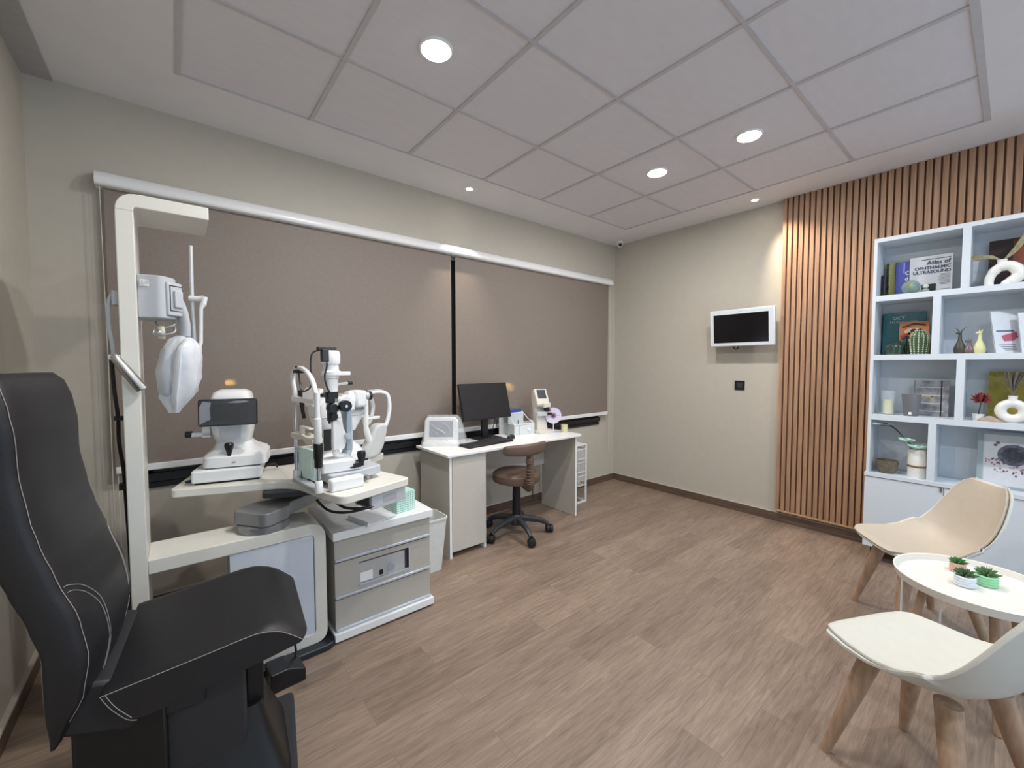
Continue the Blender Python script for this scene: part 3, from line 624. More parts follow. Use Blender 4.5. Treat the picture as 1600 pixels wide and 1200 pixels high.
tp = round_poly([(-0.035, 2.485), (0.405, 2.318), (0.465, 2.235), (0.512, 2.01), (0.555, 1.862), (0.935, 1.975), (0.85, 2.27), (0.845, 2.47), (1.075, 2.655), (0.96, 2.86), (0.72, 2.78), (0.47, 2.68), (0.11, 2.955)],
                [0.03, 0.05, 0.05, 0.03, 0.05, 0.035, 0.03, 0.06, 0.03, 0.03, 0.05, 0.06, 0.03])
obj('table_top', B().prism(tp, 0.80, 0.838), CREAM, t, world=True, bevel=0.004)
obj('table_inlay_seam', B().box(0.440, 0.4415, 2.29, 2.68, 0.838, 0.8384), LGREYP, t, world=True)
obj('cable', B().tube([(0.56, 2.02, 0.79), (0.60, 1.97, 0.755), (0.68, 1.93, 0.745), (0.75, 1.95, 0.745), (0.79, 1.99, 0.765)], 0.0065, 8, 6).tube([(0.50, 2.06, 0.79), (0.54, 2.0, 0.745), (0.62, 1.95, 0.735), (0.74, 1.96, 0.74), (0.79, 2.0, 0.755)], 0.006, 8, 6), BLACK, t, world=True)
pbx = obj('power_supply_box', B().box(0.755, 0.955, 0, 0.14, 0.728, 0.80, T(-0.02, 1.745, 0) @ RZ(0.245) @ T(0.0, 0.0, 0)), LGREYP, t, world=True, bevel=0.002)
obj('rating_label', B().box(0.82, 0.90, -0.0008, 0, 0.748, 0.785, T(-0.02, 1.745, 0) @ RZ(0.245)), mat('label_grey', (168, 170, 176), 0.5, noise=0.2, scale=200), pbx, world=True)
obj('sockets', B().box(0.752, 0.756, 0.02, 0.12, 0.738, 0.79, T(-0.02, 1.745, 0) @ RZ(0.245)), DKGREY, pbx, world=True)

# reading lamp on the back of the column
t = thing('reading_lamp', 'slim silver tube lamp hanging on the left of the cream column', 'lamp', (-0.165, 2.25, 1.75))
obj('bracket', B().box(-0.178, -0.157, 2.20, 2.26, 1.655, 1.71), LGREYP, t, world=True, bevel=0.003)
obj('hook', B().box(-0.19, -0.157, 2.135, 2.25, 1.443, 1.462), LGREYP, t, world=True, bevel=0.003)
obj('loop', B().tube([(-0.175, 2.22, 1.70), (-0.188, 2.22, 1.66), (-0.19, 2.22, 1.58), (-0.182, 2.22, 1.50), (-0.18, 2.22, 1.44)], 0.007, 8, 5), LGREYP, t, world=True)
obj('lamp_tube', B().lathe([(0.010, 0), (0.014, 0.006), (0.0155, 0.03), (0.0165, 0.05), (0.0175, 0.055), (0.019, 0.155), (0.017, 0.157), (0.0, 0.150)], (0, 0, 0), 28, T(-0.178, 2.145, 1.462) @ RY(math.radians(180-31))), STEEL, t, world=True)
obj('cord', B().tube([(-0.186, 2.22, 1.45), (-0.183, 2.225, 1.33), (-0.176, 2.23, 1.22), (-0.177, 2.24, 1.12), (-0.168, 2.25, 1.0), (-0.165, 2.26, 0.85), (-0.162, 2.27, 0.68), (-0.163, 2.28, 0.45), (-0.162, 2.29, 0.1)], 0.0065, 8, 5), BLACK, t, world=True)
obj('cord_tie', B().box(-0.188, -0.160, 2.225, 2.245, 1.205, 1.222), RUBBER, t, world=True)
obj('cord_tie', B().box(-0.183, -0.157, 2.235, 2.27, 0.925, 0.95), RUBBER, t, world=True)

# phoropter arm with wrapped head
t = thing('phoropter', 'grey phoropter on the column, its head wrapped in a white plastic bag', 'eye test instrument', (-0.04, 2.26, 1.62))
def PX(px, py, y=2.25): return through(px, py, y)
bx = B().prism(round_poly([(-0.104, 2.20), (-0.03, 2.18), (0.015, 2.23), (0.015, 2.33), (-0.104, 2.36)], [0, 0.02, 0.02, 0.02, 0]), 1.612, 1.782)
obj('drive_housing', bx, LGREYP, t, world=True, bevel=0.004)
obj('label', B().box(-0.095, -0.045, 2.19, 2.193, 1.735, 1.762, T(0, 0, 0)), mat('label_white', (206, 208, 208), 0.5, noise=0.3, scale=120), t, world=True)
Mh = T(0.002, 2.215, 1.70) @ RZ(math.radians(38))
obj('side_cover', B().box(-0.028, 0.034, -0.012, 0.05, -0.075, 0.062, Mh), LGREYP, t, world=True, bevel=0.005)
obj('cover_gap', B().box(-0.018, 0.03, -0.0135, -0.0115, 0.046, 0.049, Mh).box(-0.018, 0.03, -0.0135, -0.0115, -0.056, -0.053, Mh).box(-0.018, -0.015, -0.0135, -0.0115, -0.056, 0.049, Mh), BLACK, t, world=True)
obj('latch', B().box(-0.004, 0.03, -0.022, -0.01, -0.04, 0.028, Mh), LGREYP, t, world=True, bevel=0.003)
obj('clamp', B().tube([(-0.05, 2.22, 1.60), (-0.04, 2.2, 1.575), (0.0, 2.2, 1.585), (0.01, 2.22, 1.60)], 0.005, 8, 4).tube([(-0.055, 2.2, 1.565), (-0.06, 2.19, 1.548), (-0.03, 2.18, 1.545), (0.005, 2.2, 1.56), (0.005, 2.21, 1.585)], 0.0045, 8, 4).ell((-0.045, 2.2, 1.553), 0.016, 0.014, 0.014), STEEL, t, world=True)
obj('joystick_shaft', B().cyl((-0.035, 2.2, 1.53), 0.012, 0.05, 14), mat('cream_plastic', (206, 200, 186), 0.4), t, world=True)
arm = [PX(276, 470), PX(283, 485), PX(288, 505), PX(289, 526)]
obj('support_arm', B().tube(arm, [0.026, 0.025, 0.024, 0.024], 14, 5, flat=0.7), LGREYP, t, world=True)
obj('near_point_rod', B().tube([PX(298, 384, 2.27), PX(300, 465, 2.27), PX(304, 542, 2.27)], 0.0075, 10), mat('satin_grey_rod', (206, 208, 210), 0.3, metal=0.3), t, world=True)
obj('rod_hinge', B().tube([PX(296, 466, 2.26), PX(308, 467, 2.25), PX(318, 466, 2.24)], 0.0115, 10).tube([PX(319, 464, 2.24), PX(318, 478, 2.24)], [0.013, 0.009], 10), GLOSSW, t, world=True)
obj('rod_arm', B().tube([PX(318, 474, 2.24), PX(314, 482, 2.24), PX(314, 535, 2.24), PX(311, 546, 2.24)], [0.013, 0.0075, 0.007, 0.006], 10), GLOSSW, t, world=True)
# the lumpy instrument head inside, then the bag
obj('head', B().sloft([(0.0, 0, -0.11, 0.05, 0.03), (0.0, 0, -0.09, 0.065, 0.04), (0, 0, 0.0, 0.07, 0.045), (0, 0, 0.09, 0.05, 0.035), (0, 0, 0.105, 0.03, 0.03)], 24, T(0.012, 2.25, 1.40) @ RZ(0.3)), LGREYP, t, world=True)
rnd = random.Random(11); rings = []
bagp = [(1.548, 0.034, 0.020, 0.012), (1.530, 0.030, 0.048, 0.035), (1.50, 0.030, 0.066, 0.05), (1.46, 0.027, 0.074, 0.055), (1.42, 0.025, 0.072, 0.056), (1.37, 0.022, 0.073, 0.056), (1.33, 0.018, 0.068, 0.052), (1.29, 0.008, 0.062, 0.045), (1.262, 0.000, 0.043, 0.035), (1.24, -0.004, 0.028, 0.024), (1.222, -0.004, 0.019, 0.015)]
for z, cx, hx, hy in bagp:
    ring = []
    for j in range(56):
        a = 2*PI*j/56; q = 1+0.05*math.sin(5*a+z*23)+0.035*math.sin(9*a-z*31)+0.03*math.sin(13*a+z*70)+rnd.uniform(-0.015, 0.015)
        ring.append((cx+hx*q*math.cos(a)*0.92, 2.25+hy*q*math.sin(a), z))
    rings.append(ring)
BAG = mat('white_plastic_film', (228, 232, 238), 0.3, noise=0.05, scale=30); BAG.node_tree.nodes['Principled BSDF'].inputs['Alpha'].default_value = 0.86
bag = B(); bag.loft(rings)
obj('plastic_bag', bag, BAG, t, world=True, smooth=60)
obj('bag_fold', B().tube([(0.04, 2.198, 1.53), (0.02, 2.186, 1.49), (0.012, 2.186, 1.43), (0.005, 2.19, 1.36), (-0.002, 2.198, 1.29), (0.0, 2.22, 1.235)], [0.008, 0.013, 0.016, 0.017, 0.015, 0.010], 10, 4, flat=0.6), BAG, t, world=True)

# ---- autorefractor (local: front towards -y)
t = thing('autorefractor', 'white autorefractor with a plastic-covered dark screen on the left table wing', 'eye test instrument', (0.225, 2.615, 0.838), math.radians(-14))
obj('base', B().prism(round_poly([(-0.148, -0.155), (0.148, -0.155), (0.135, 0.15), (-0.135, 0.15)], 0.018), 0.010, 0.07), GLOSSW, t, bevel=0.008)
obj('base_skirt', B().box(-0.135, 0.135, -0.14, 0.14, 0, 0.012), BLACK, t)
obj('slide_gap', B().box(-0.09, 0.14, -0.13, 0.12, 0.068, 0.078), BLACK, t)
obj('carriage', B().sloft([(0.03, 0.0, 0.076, 0.14, 0.14, 0.3), (0.03, 0.0, 0.125, 0.138, 0.138, 0.3), (0.03, 0.01, 0.142, 0.125, 0.12, 0.35), (0.02, 0.02, 0.16, 0.095, 0.09, 0.45), (0.012, 0.02, 0.185, 0.078, 0.068, 0.5)], 40), GLOSSW, t, bevel=0.003)
obj('body', B().sloft([(0.012, 0.02, 0.18, 0.076, 0.065, 0.5), (0.012, 0.01, 0.20, 0.08, 0.075, 0.5), (0.012, -0.005, 0.24, 0.088, 0.085, 0.45), (0.012, -0.01, 0.29, 0.092, 0.095, 0.4), (0.012, -0.01, 0.36, 0.092, 0.095, 0.4), (0.012, -0.01, 0.42, 0.088, 0.09, 0.42), (0.012, 0.0, 0.445, 0.08, 0.08, 0.5), (0.012, 0.0, 0.458, 0.055, 0.06, 0.6)], 44), GLOSSW, t)
obj('front_plate', B().sloft([(0.012, -0.073, 0.205, 0.044, 0.01, 0.2), (0.012, -0.099, 0.285, 0.05, 0.01, 0.2)], 24), mat('cool_white_plate', (208, 212, 218), 0.3), t)
Ms = T(0.015, -0.150, 0.352) @ RX(math.radians(-4))
sc = obj('screen_housing', B().prism(round_poly([(-0.122, -0.066), (0.122, -0.066), (0.122, 0.066), (-0.122, 0.066)], 0.012), -0.014, 0.018, 'y', Ms), mat('near_black_plastic', (30, 31, 34), 0.35), t, bevel=0.003)
obj('display', B().box(-0.065, 0.082, -0.0165, -0.0145, -0.04, 0.04, Ms), SCREEN, sc)
obj('protective_film', B().box(-0.116, 0.118, -0.0195, -0.0175, -0.06, 0.06, Ms), clear('cling_film', (200, 206, 214), 0.04, 0.1), sc)
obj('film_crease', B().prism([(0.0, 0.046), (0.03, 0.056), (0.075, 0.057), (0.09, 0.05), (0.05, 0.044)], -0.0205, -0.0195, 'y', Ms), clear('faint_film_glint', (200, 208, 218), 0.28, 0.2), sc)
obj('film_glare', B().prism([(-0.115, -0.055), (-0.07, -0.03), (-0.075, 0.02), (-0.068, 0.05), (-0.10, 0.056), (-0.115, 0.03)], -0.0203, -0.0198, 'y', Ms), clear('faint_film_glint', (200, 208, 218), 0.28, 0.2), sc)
obj('screen_neck', B().box(-0.05, 0.07, -0.135, -0.07, 0.31, 0.40), GLOSSW, t)
obj('joystick', B().lathe([(0.007, 0), (0.009, 0.012), (0.014, 0.03), (0.020, 0.05), (0.021, 0.062), (0.016, 0.070), (0.0, 0.072)], (0.008, -0.125, 0.125), 24), BLACK, t)
obj('side_bracket', B().box(-0.115, -0.08, -0.06, -0.03, 0.22, 0.29).box(-0.16, -0.08, -0.06, -0.03, 0.225, 0.245), GLOSSW, t, bevel=0.002)
obj('side_knob', B().cyl((-0.185, -0.045, 0.238), 0.016, 0.028, 20, 'x'), BLACK, t)
obj('side_ear', B().ell((0.108, 0.0, 0.36), 0.012, 0.03, 0.035), GLOSSW, t)
obj('logo', B().box(0.02, 0.036, -0.1415, -0.1405, 0.095, 0.101).box(0.006, 0.022, -0.0925, -0.091, 0.235, 0.240), GREYP, t)
obj('power_cable', B().tube([(0.14, 0.05, 0.02), (0.17, 0.04, 0.035), (0.195, 0.05, 0.03), (0.2, 0.07, 0.01)], 0.006, 8, 5), BLACK, t)
t = thing('blue_wedge', 'small dark blue pad at the left corner of the instrument table', 'pad', (0.045, 2.60, 0.838))
obj('pad', B().sloft([(0, 0, 0, 0.02, 0.02, 0.9), (0, 0, 0.006, 0.02, 0.02, 0.9), (0, 0, 0.009, 0.012, 0.012, 0.9)]), mat('dark_blue_pad', (38, 62, 92), 0.5), t)

# ---- slit lamp (local: x along the optical axis, patient at -x)
t = thing('slit_lamp', 'white slit lamp microscope with chinrest frame at the front of the table', 'eye test instrument', (0.617, 2.147, 0.838), math.radians(6.6))
DX = -0.06
def LW(px, py, yw):                                     # world point on y = yw
    return through(px, py, yw)
Minv = (T(0.64, 2.085, 0.838) @ RZ(math.radians(12))).inverted()
# chinrest frame
for y, s_ in ((0.16, 1), (-0.13, -1)):
    obj('pole', B().tube([(-0.135, y, 0.03), (-0.135, y, 0.40 if y > 0 else 0.40)], 0.0085, 14), CHROME, t)
    obj('pole_socket', B().lathe([(0.017, 0.0), (0.017, 0.05), (0.0135, 0.055)], (-0.135, y, 0)), GLOSSW, t)
obj('frame_foot', B().box(-0.155, -0.115, -0.13, 0.16, 0, 0.02), LGREYP, t, bevel=0.003)
obj('forehead_bow', B().tube([(-0.135, 0.16, 0.40), (-0.135, 0.16, 0.455), (-0.135, 0.178, 0.50), (-0.135, 0.172, 0.545), (-0.135, 0.115, 0.568), (-0.135, 0.02, 0.563), (-0.135, -0.07, 0.52), (-0.135, -0.115, 0.455), (-0.135, -0.13, 0.38)], 0.0115, 12, 6), GLOSSW, t)
obj('forehead_clip', B().box(-0.155, -0.118, 0.07, 0.115, 0.545, 0.562).box(-0.15, -0.12, 0.085, 0.105, 0.572, 0.58), BLACK, t, bevel=0.002)
obj('forehead_band', B().box(-0.15, -0.132, -0.125, 0.165, 0.405, 0.43), GLOSSW, t, bevel=0.004)
obj('chin_rest', B().prism(round_poly([(-0.125, 0.222), (-0.05, 0.215), (0.0, 0.235), (0.06, 0.222), (0.16, 0.225), (0.16, 0.250), (0.06, 0.25), (0.02, 0.258), (-0.04, 0.25), (-0.125, 0.25)], 0.01), -0.16, -0.11, 'x'), mat('cream_plastic', (206, 200, 186)), t, bevel=0.003)
obj('paper_pin_holder', B().cyl((-0.13, 0.08, 0.25), 0.012, 0.03).box(-0.14, -0.12, -0.04, 0.09, 0.28, 0.287), GLOSSW, t)
obj('height_sleeve', B().lathe([(0.014, 0.225), (0.0165, 0.23), (0.0165, 0.34), (0.012, 0.345)], (-0.135, -0.13, 0)).lathe([(0.012, 0.34), (0.0105, 0.46)], (-0.135, -0.13, 0)), GLOSSW, t)
obj('height_knob', B().lathe([(0.015, 0.115), (0.018, 0.12), (0.018, 0.155), (0.0205, 0.16), (0.0205, 0.225), (0.018, 0.228)], (-0.135, -0.13, 0)), BLACK, t)
obj('fixation_lamp', B().tube([(-0.125, 0.10, 0.50), (-0.123, 0.10, 0.42)], 0.003, 8).tube([(-0.125, 0.115, 0.46), (-0.12, 0.112, 0.40)], 0.009, 10).tube([(-0.12, 0.108, 0.41), (-0.118, 0.105, 0.36), (-0.112, 0.10, 0.32)], [0.012, 0.009, 0.009], 10), BLACK, t)
# base and rails
obj('track_cover', B().box(-0.10, 0.058, -0.182, -0.135, 0.0, 0.058), GLOSSW, t, bevel=0.01)
obj('track_cover', B().box(-0.10, 0.058, 0.12, 0.165, 0.0, 0.058), GLOSSW, t, bevel=0.01)
obj('axle', B().cyl((-0.03, -0.14, 0.028), 0.009, 0.3, 14, 'y').cyl((0.10, -0.14, 0.028), 0.009, 0.3, 14, 'y'), STEEL, t)
obj('axle_wheel', B().cyl((-0.03, 0.085, 0.028), 0.022, 0.02, 18, 'y').cyl((-0.05, 0.10, 0.028), 0.018, 0.02, 18, 'y'), BLACK, t)
obj('carriage', B().prism(round_poly([(-0.08, -0.12), (0.06, -0.12), (0.20, -0.085), (0.20, 0.08), (-0.08, 0.09)], 0.02), 0.022, 0.066), LGREYP, t, bevel=0.006)
obj('carriage_deck', B().prism(round_poly([(-0.05, -0.075), (0.08, -0.06), (0.08, 0.07), (-0.05, 0.075)], 0.02), 0.066, 0.108), GREYP, t, bevel=0.004)
obj('front_carriage', B().prism(round_poly([(-0.10, -0.085), (0.05, -0.105), (0.05, 0.04), (-0.10, 0.04)], 0.012), 0.068, 0.122), GLOSSW, t, bevel=0.005)
obj('joystick', B().lathe([(0.010, 0), (0.012, 0.01), (0.013, 0.02), (0.020, 0.05), (0.0225, 0.068), (0.018, 0.08), (0.0, 0.082)], (0.115, -0.035, 0.062), 24).box(0.08, 0.15, -0.04, -0.03, 0.09, 0.098), BLACK, t)
# arms
L_arm = [(0.0, 0.02, 0.12), (-0.02, 0.0, 0.14), (0.02, -0.03, 0.155), (0.045, -0.03, 0.20), (0.05, -0.03, 0.30), (0.05, -0.03, 0.36)]
obj('illumination_arm', B().tube([(0.07, 0.0, 0.11), (0.02, -0.02, 0.13), (-0.015, -0.03, 0.16), (-0.015, -0.03, 0.33)], [0.02, 0.018, 0.017, 0.016], 12, 5, flat=0.7), GLOSSW, t)
obj('arm_cover', B().prism(round_poly([(-0.035, 0.17), (0.02, 0.17), (0.035, 0.22), (0.02, 0.27), (-0.02, 0.34), (-0.035, 0.34)], 0.008), -0.055, -0.03, 'y'), GLOSSW, t, bevel=0.003)
obj('arm_knob', B().cyl((0.035, -0.075, 0.235), 0.017, 0.03, 20, 'y'), CHROME, t)
obj('microscope_arm', B().tube([(0.03, 0.0, 0.10), (0.055, 0.0, 0.14), (0.065, 0.0, 0.22), (0.055, 0.0, 0.34), (0.03, 0.0, 0.40)], [0.026, 0.024, 0.022, 0.024, 0.03], 14, 5), LGREYP, t)
obj('scale_bar', B().box(0.03, 0.055, -0.06, -0.035, 0.16, 0.37), mat('pale_blue_scale', (150, 164, 178), 0.4), t, bevel=0.003)
obj('microscope_body', B().box(-0.03, 0.08, -0.055, 0.045, 0.355, 0.43).cyl((0.03, -0.065, 0.4), 0.038, 0.12, 28, 'y'), GLOSSW, t, bevel=0.008)
obj('magnification_knob', B().cyl((0.015, -0.095, 0.385), 0.028, 0.03, 24, 'y'), BLACK, t)
obj('knob_centre', B().cyl((0.015, -0.098, 0.385), 0.007, 0.004, 16, 'y'), CHROME, t)
obj('eyepiece_head', B().cyl((0.05, 0.0, 0.41), 0.042, 0.05, 28, 'x').box(0.085, 0.145, -0.05, 0.05, 0.37, 0.455), GLOSSW, t, bevel=0.012)
for y in (-0.032, 0.032):
    e = obj('eyepiece', B().cyl((0.14, y, 0.425), 0.019, 0.02, 22, 'x'), LGREYP, t)
    obj('eyecup', B().cyl((0.16, y, 0.425), 0.022, 0.014, 22, 'x'), BLACK, e)
obj('mirror_mount', B().box(-0.055, -0.005, -0.055, -0.015, 0.40, 0.455).box(-0.08, -0.02, -0.045, -0.02, 0.43, 0.448).cyl((-0.035, -0.07, 0.375), 0.024, 0.04, 16, 'y').box(-0.05, -0.012, -0.055, -0.02, 0.31, 0.385).cyl((-0.03, -0.065, 0.335), 0.018, 0.035, 14, 'y').cyl((-0.045, -0.04, 0.30), 0.006, 0.05, 10), BLACK, t, bevel=0.003)
obj('lamp_tower', B().lathe([(0.030, 0.455), (0.032, 0.50), (0.034, 0.518), (0.038, 0.522), (0.038, 0.532), (0.045, 0.536), (0.046, 0.552), (0.043, 0.556), (0.037, 0.558), (0.036, 0.588), (0.042, 0.592), (0.044, 0.605), (0.044, 0.635), (0.040, 0.650), (0.032, 0.655), (0.0, 0.656)], (-0.03, -0.03, 0), 36), GLOSSW, t)
obj('tower_disc', B().prism(round_poly([(-0.06, -0.075), (0.06, -0.075), (0.06, 0.015), (-0.06, 0.015)], 0.04), 0.534, 0.553, 'z', None), GLOSSW, t, bevel=0.003)
obj('tower_lever', B().tube([(0.0, -0.03, 0.49), (0.05, -0.035, 0.495)], 0.007, 10), GLOSSW, t)
obj('lever_tip', B().cyl((0.05, -0.035, 0.495), 0.010, 0.022, 14, 'x'), BLACK, t)
obj('tower_plug', B().box(-0.095, -0.01, -0.055, -0.025, 0.655, 0.672).box(-0.085, -0.055, -0.075, -0.045, 0.60, 0.66), DKGREY, t, bevel=0.003)
obj('cable', B().tube([(-0.085, -0.04, 0.655), (-0.115, -0.03, 0.64), (-0.12, -0.02, 0.58), (-0.112, -0.01, 0.50), (-0.125, 0.0, 0.47), (-0.14, 0.04, 0.46), (-0.138, 0.075, 0.50), (-0.136, 0.09, 0.55)], 0.0038, 8, 6)
    .tube([(-0.058, -0.058, 0.60), (-0.062, -0.06, 0.57), (-0.072, -0.06, 0.53), (-0.062, -0.06, 0.48), (-0.045, -0.055, 0.45)], 0.0045, 8, 6), DKGREY, t)
obj('base_cable', B().tube([(-0.13, 0.09, 0.01), (-0.115, 0.05, 0.02), (-0.09, 0.0, 0.055), (-0.05, -0.05, 0.075), (0.03, -0.10, 0.082), (0.065, -0.105, 0.085)], 0.005, 8, 6).box(0.04, 0.075, -0.115, -0.095, 0.08, 0.10), BLACK, t)
obj('thin_cable', B().tube([(-0.13, 0.10, 0.01), (-0.12, 0.13, 0.06), (-0.11, 0.10, 0.105), (-0.09, 0.03, 0.118), (-0.07, -0.02, 0.11)], 0.003, 8, 6), mat('teal_cable', (52, 84, 88), 0.5), t)
# breath mask sheet
t = thing('paper_pack', 'mint green pack of chinrest papers hanging behind the chinrest poles', 'paper pack', (0.505, 2.20, 0.86))
obj('pack', B().box(-0.012, 0.012, -0.075, 0.095, 0, 0.15, RZ(math.radians(12))), mat('mint_paper', (224, 250, 248), 0.6, noise=0.06), t, bevel=0.003)
obj('pack_fold', B().box(-0.0145, -0.0115, -0.05, 0.03, 0.03, 0.12, RZ(math.radians(12))), mat('pale_mint_paper', (226, 248, 246), 0.6), t)

# ---- non-contact tonometer behind, its loop-shaped chinrest turned to the right
t = thing('tonometer', 'white tonometer behind the slit lamp with a big loop-shaped head frame', 'eye test instrument', (0.785, 2.645, 0.838), math.radians(10))
t.scale = (0.95, 0.95, 0.9)
obj('base', B().prism(round_poly([(-0.19, -0.12), (0.16, -0.12), (0.16, 0.12), (-0.19, 0.12)], 0.03), 0.0, 0.06), GLOSSW, t, bevel=0.008)
obj('carriage', B().sloft([(-0.03, 0, 0.06, 0.15, 0.11, 0.35), (-0.03, 0, 0.10, 0.13, 0.10, 0.4), (-0.03, 0, 0.14, 0.085, 0.085, 0.5), (-0.03, 0, 0.18, 0.075, 0.08, 0.5)], 36), GLOSSW, t)
obj('body', B().sloft([(-0.03, 0, 0.18, 0.08, 0.08, 0.5), (-0.03, 0, 0.20, 0.085, 0.085, 0.5), (-0.03, 0, 0.205, 0.11, 0.09, 0.45), (-0.02, 0, 0.30, 0.15, 0.10, 0.4), (-0.015, 0, 0.39, 0.165, 0.11, 0.4), (-0.015, 0, 0.425, 0.145, 0.10, 0.45), (-0.015, 0, 0.437, 0.11, 0.08, 0.5)], 40), GLOSSW, t)
obj('seam', B().sloft([(-0.02, 0, 0.305, 0.1535, 0.1035, 0.4), (-0.02, 0, 0.309, 0.1545, 0.1045, 0.4)], 40), LGREYP, t)
obj('operator_screen', B().box(-0.16, -0.13, -0.12, 0.10, -0.065, 0.065, T(-0.06, 0, 0.375) @ RY(math.radians(28))), GLOSSW, t, bevel=0.015)
obj('screen_hood', B().box(-0.10, 0.02, -0.09, 0.06, 0.42, 0.455), GLOSSW, t, bevel=0.012)
obj('black_panel', B().box(-0.155, -0.10, -0.115, -0.105, 0.10, 0.235), BLACK, t)
obj('nose', B().cyl((0.08, -0.02, 0.35), 0.05, 0.06, 28, 'x'), GREYP, t)
obj('air_nozzle', B().cyl((0.14, -0.02, 0.36), 0.02, 0.02, 20, 'x'), BLACK, t)
obj('dark_visor', B().sloft([(0.04, -0.02, 0.345, 0.085, 0.105, 0.4), (0.05, -0.02, 0.42, 0.08, 0.10, 0.4), (0.045, -0.02, 0.448, 0.06, 0.08, 0.5)], 36), mat('smoked_visor', (96, 98, 104), 0.2), t)
for y in (-0.125, 0.085):
    obj('loop_frame', B().tube([(0.165, y, 0.05), (0.14, y, 0.12), (0.115, y, 0.22), (0.118, y, 0.33), (0.12, y, 0.42), (0.15, y, 0.455), (0.21, y, 0.462), (0.262, y, 0.45), (0.285, y, 0.42), (0.292, y, 0.34), (0.275, y, 0.25), (0.25, y, 0.205)], [0.02, 0.02, 0.017, 0.014, 0.014, 0.012, 0.012, 0.014, 0.016, 0.017, 0.017, 0.018], 12, 5, flat=0.8) if y < 0 else
        B().tube([(0.262, y, 0.45), (0.292, y, 0.34), (0.275, y, 0.25), (0.25, y, 0.205)], 0.014, 10, 4), GLOSSW, t)
obj('loop_top', B().tube([(0.262, -0.12, 0.452), (0.275, -0.02, 0.46), (0.262, 0.085, 0.452)], 0.013, 10, 5), GLOSSW, t)
obj('loop_foot', B().prism(round_poly([(0.10, 0.0), (0.19, 0.0), (0.235, 0.06), (0.268, 0.19), (0.262, 0.235), (0.18, 0.235), (0.14, 0.14), (0.10, 0.06)], 0.04, 8), -0.145, -0.06, 'y'), mat('warm_grey_plastic', (204, 204, 204), 0.35), t, bevel=0.025, seg=4)
obj('chin_rest', B().prism(round_poly([(-0.09, 0.265), (-0.03, 0.26), (0.0, 0.272), (0.04, 0.26), (0.09, 0.275), (0.09, 0.285), (0.03, 0.275), (-0.03, 0.28), (-0.09, 0.285)], 0.006), 0.13, 0.24, 'x'), GLOSSW, t)
obj('chin_post', B().cyl((0.18, -0.0, 0.225), 0.02, 0.04), GLOSSW, t)

# ================================================================= DRAWER CABINET
t = thing('drawer_cabinet', 'low taupe drawer cabinet with white top beside the instrument stand', 'cabinet', (0.872, 2.39, 0))
obj('top', B().box(0.592, 1.152, 2.14, 2.64, 0.533, 0.577), WHITE, t, world=True, bevel=0.003)
obj('carcass', B().box(0.605, 1.138, 2.18, 2.62, 0.048, 0.533), BEIGED, t, world=True)
obj('plinth', B().box(0.592, 1.152, 2.135, 2.64, 0.012, 0.05), WHITE, t, world=True, bevel=0.002)
for x in (0.64, 1.10):
    for y in (2.19, 2.58): obj('castor', B().cyl((x-0.01, y, 0.012), 0.012, 0.02, 14, 'x'), RUBBER, t, world=True)
SILV = mat('silver_trim', (196, 202, 212), 0.3, metal=0.4)
d1 = obj('drawer', B().box(0.603, 1.14, 2.162, 2.18, 0.43, 0.533), BEIGED, t, world=True)
obj('pull_strip', B().box(0.603, 1.14, 2.152, 2.164, 0.416, 0.43), SILV, d1, world=True, bevel=0.003)
d2 = obj('drawer', B().box(0.603, 0.727, 2.162, 2.18, 0.236, 0.408).box(1.012, 1.14, 2.162, 2.18, 0.236, 0.408).box(0.727, 1.012, 2.162, 2.18, 0.236, 0.262).box(0.727, 1.012, 2.162, 2.18, 0.382, 0.408), BEIGED, t, world=True)
obj('pull_strip', B().box(0.603, 1.14, 2.152, 2.164, 0.222, 0.236), SILV, d2, world=True, bevel=0.003)
obj('window_recess', B().box(0.727, 1.012, 2.174, 2.1805, 0.262, 0.382), DKGREY, d2, world=True)
obj('window_lip', B().box(0.727, 1.012, 2.158, 2.166, 0.254, 0.264).box(1.006, 1.014, 2.158, 2.166, 0.262, 0.382), SILV, d2, world=True)
d3 = obj('drawer', B().box(0.603, 1.14, 2.162, 2.18, 0.066, 0.214), BEIGED, t, world=True)
obj('pull_strip', B().box(0.603, 1.14, 2.152, 2.164, 0.052, 0.066), SILV, d3, world=True, bevel=0.003)
t = thing('switch_unit', 'grey device with a black rocker switch inside the cabinet window', 'device', (0.87, 2.17, 0.264))
obj('front_plate', B().box(0.727, 0.985, 2.169, 2.1735, 0.264, 0.372), mat('warm_grey_plate', (176, 176, 176), 0.4), t, world=True)
obj('card', B().box(0.733, 0.80, 2.1665, 2.169, 0.27, 0.318), GLOSSW, t, world=True)
obj('switch', B().box(0.838, 0.858, 2.165, 2.169, 0.275, 0.302), BLACK, t, world=True, bevel=0.002)
obj('badge', B().prism([(0.88, 0.278), (0.925, 0.278), (0.925, 0.312), (0.9, 0.325), (0.88, 0.312)], 2.1665, 2.169, 'y'), GREYP, t, world=True)
t = thing('tissue_box', 'mint green and white lattice-patterned tissue box on the cabinet', 'box', (1.005, 2.27, 0.577), math.radians(8))
obj('carton', B().box(-0.06, 0.06, -0.065, 0.065, 0, 0.115), mat('mint_card', (146, 200, 184), 0.6), t, bevel=0.002)
lt = B()
for k in range(9):
    z = 0.006+k*0.0125; lt.box(-0.0612, 0.0612, -0.0662, 0.0662, z, z+0.003)
    x = -0.0565+k*0.0135; lt.box(x, x+0.003, -0.0664, 0.0664, 0.002, 0.1155); lt.box(-0.0614, 0.0614, x-0.002, x+0.001, 0.002, 0.1156)
obj('lattice_print', lt, mat('pale_mint_print', (228, 242, 236), 0.6), t, smooth=0)
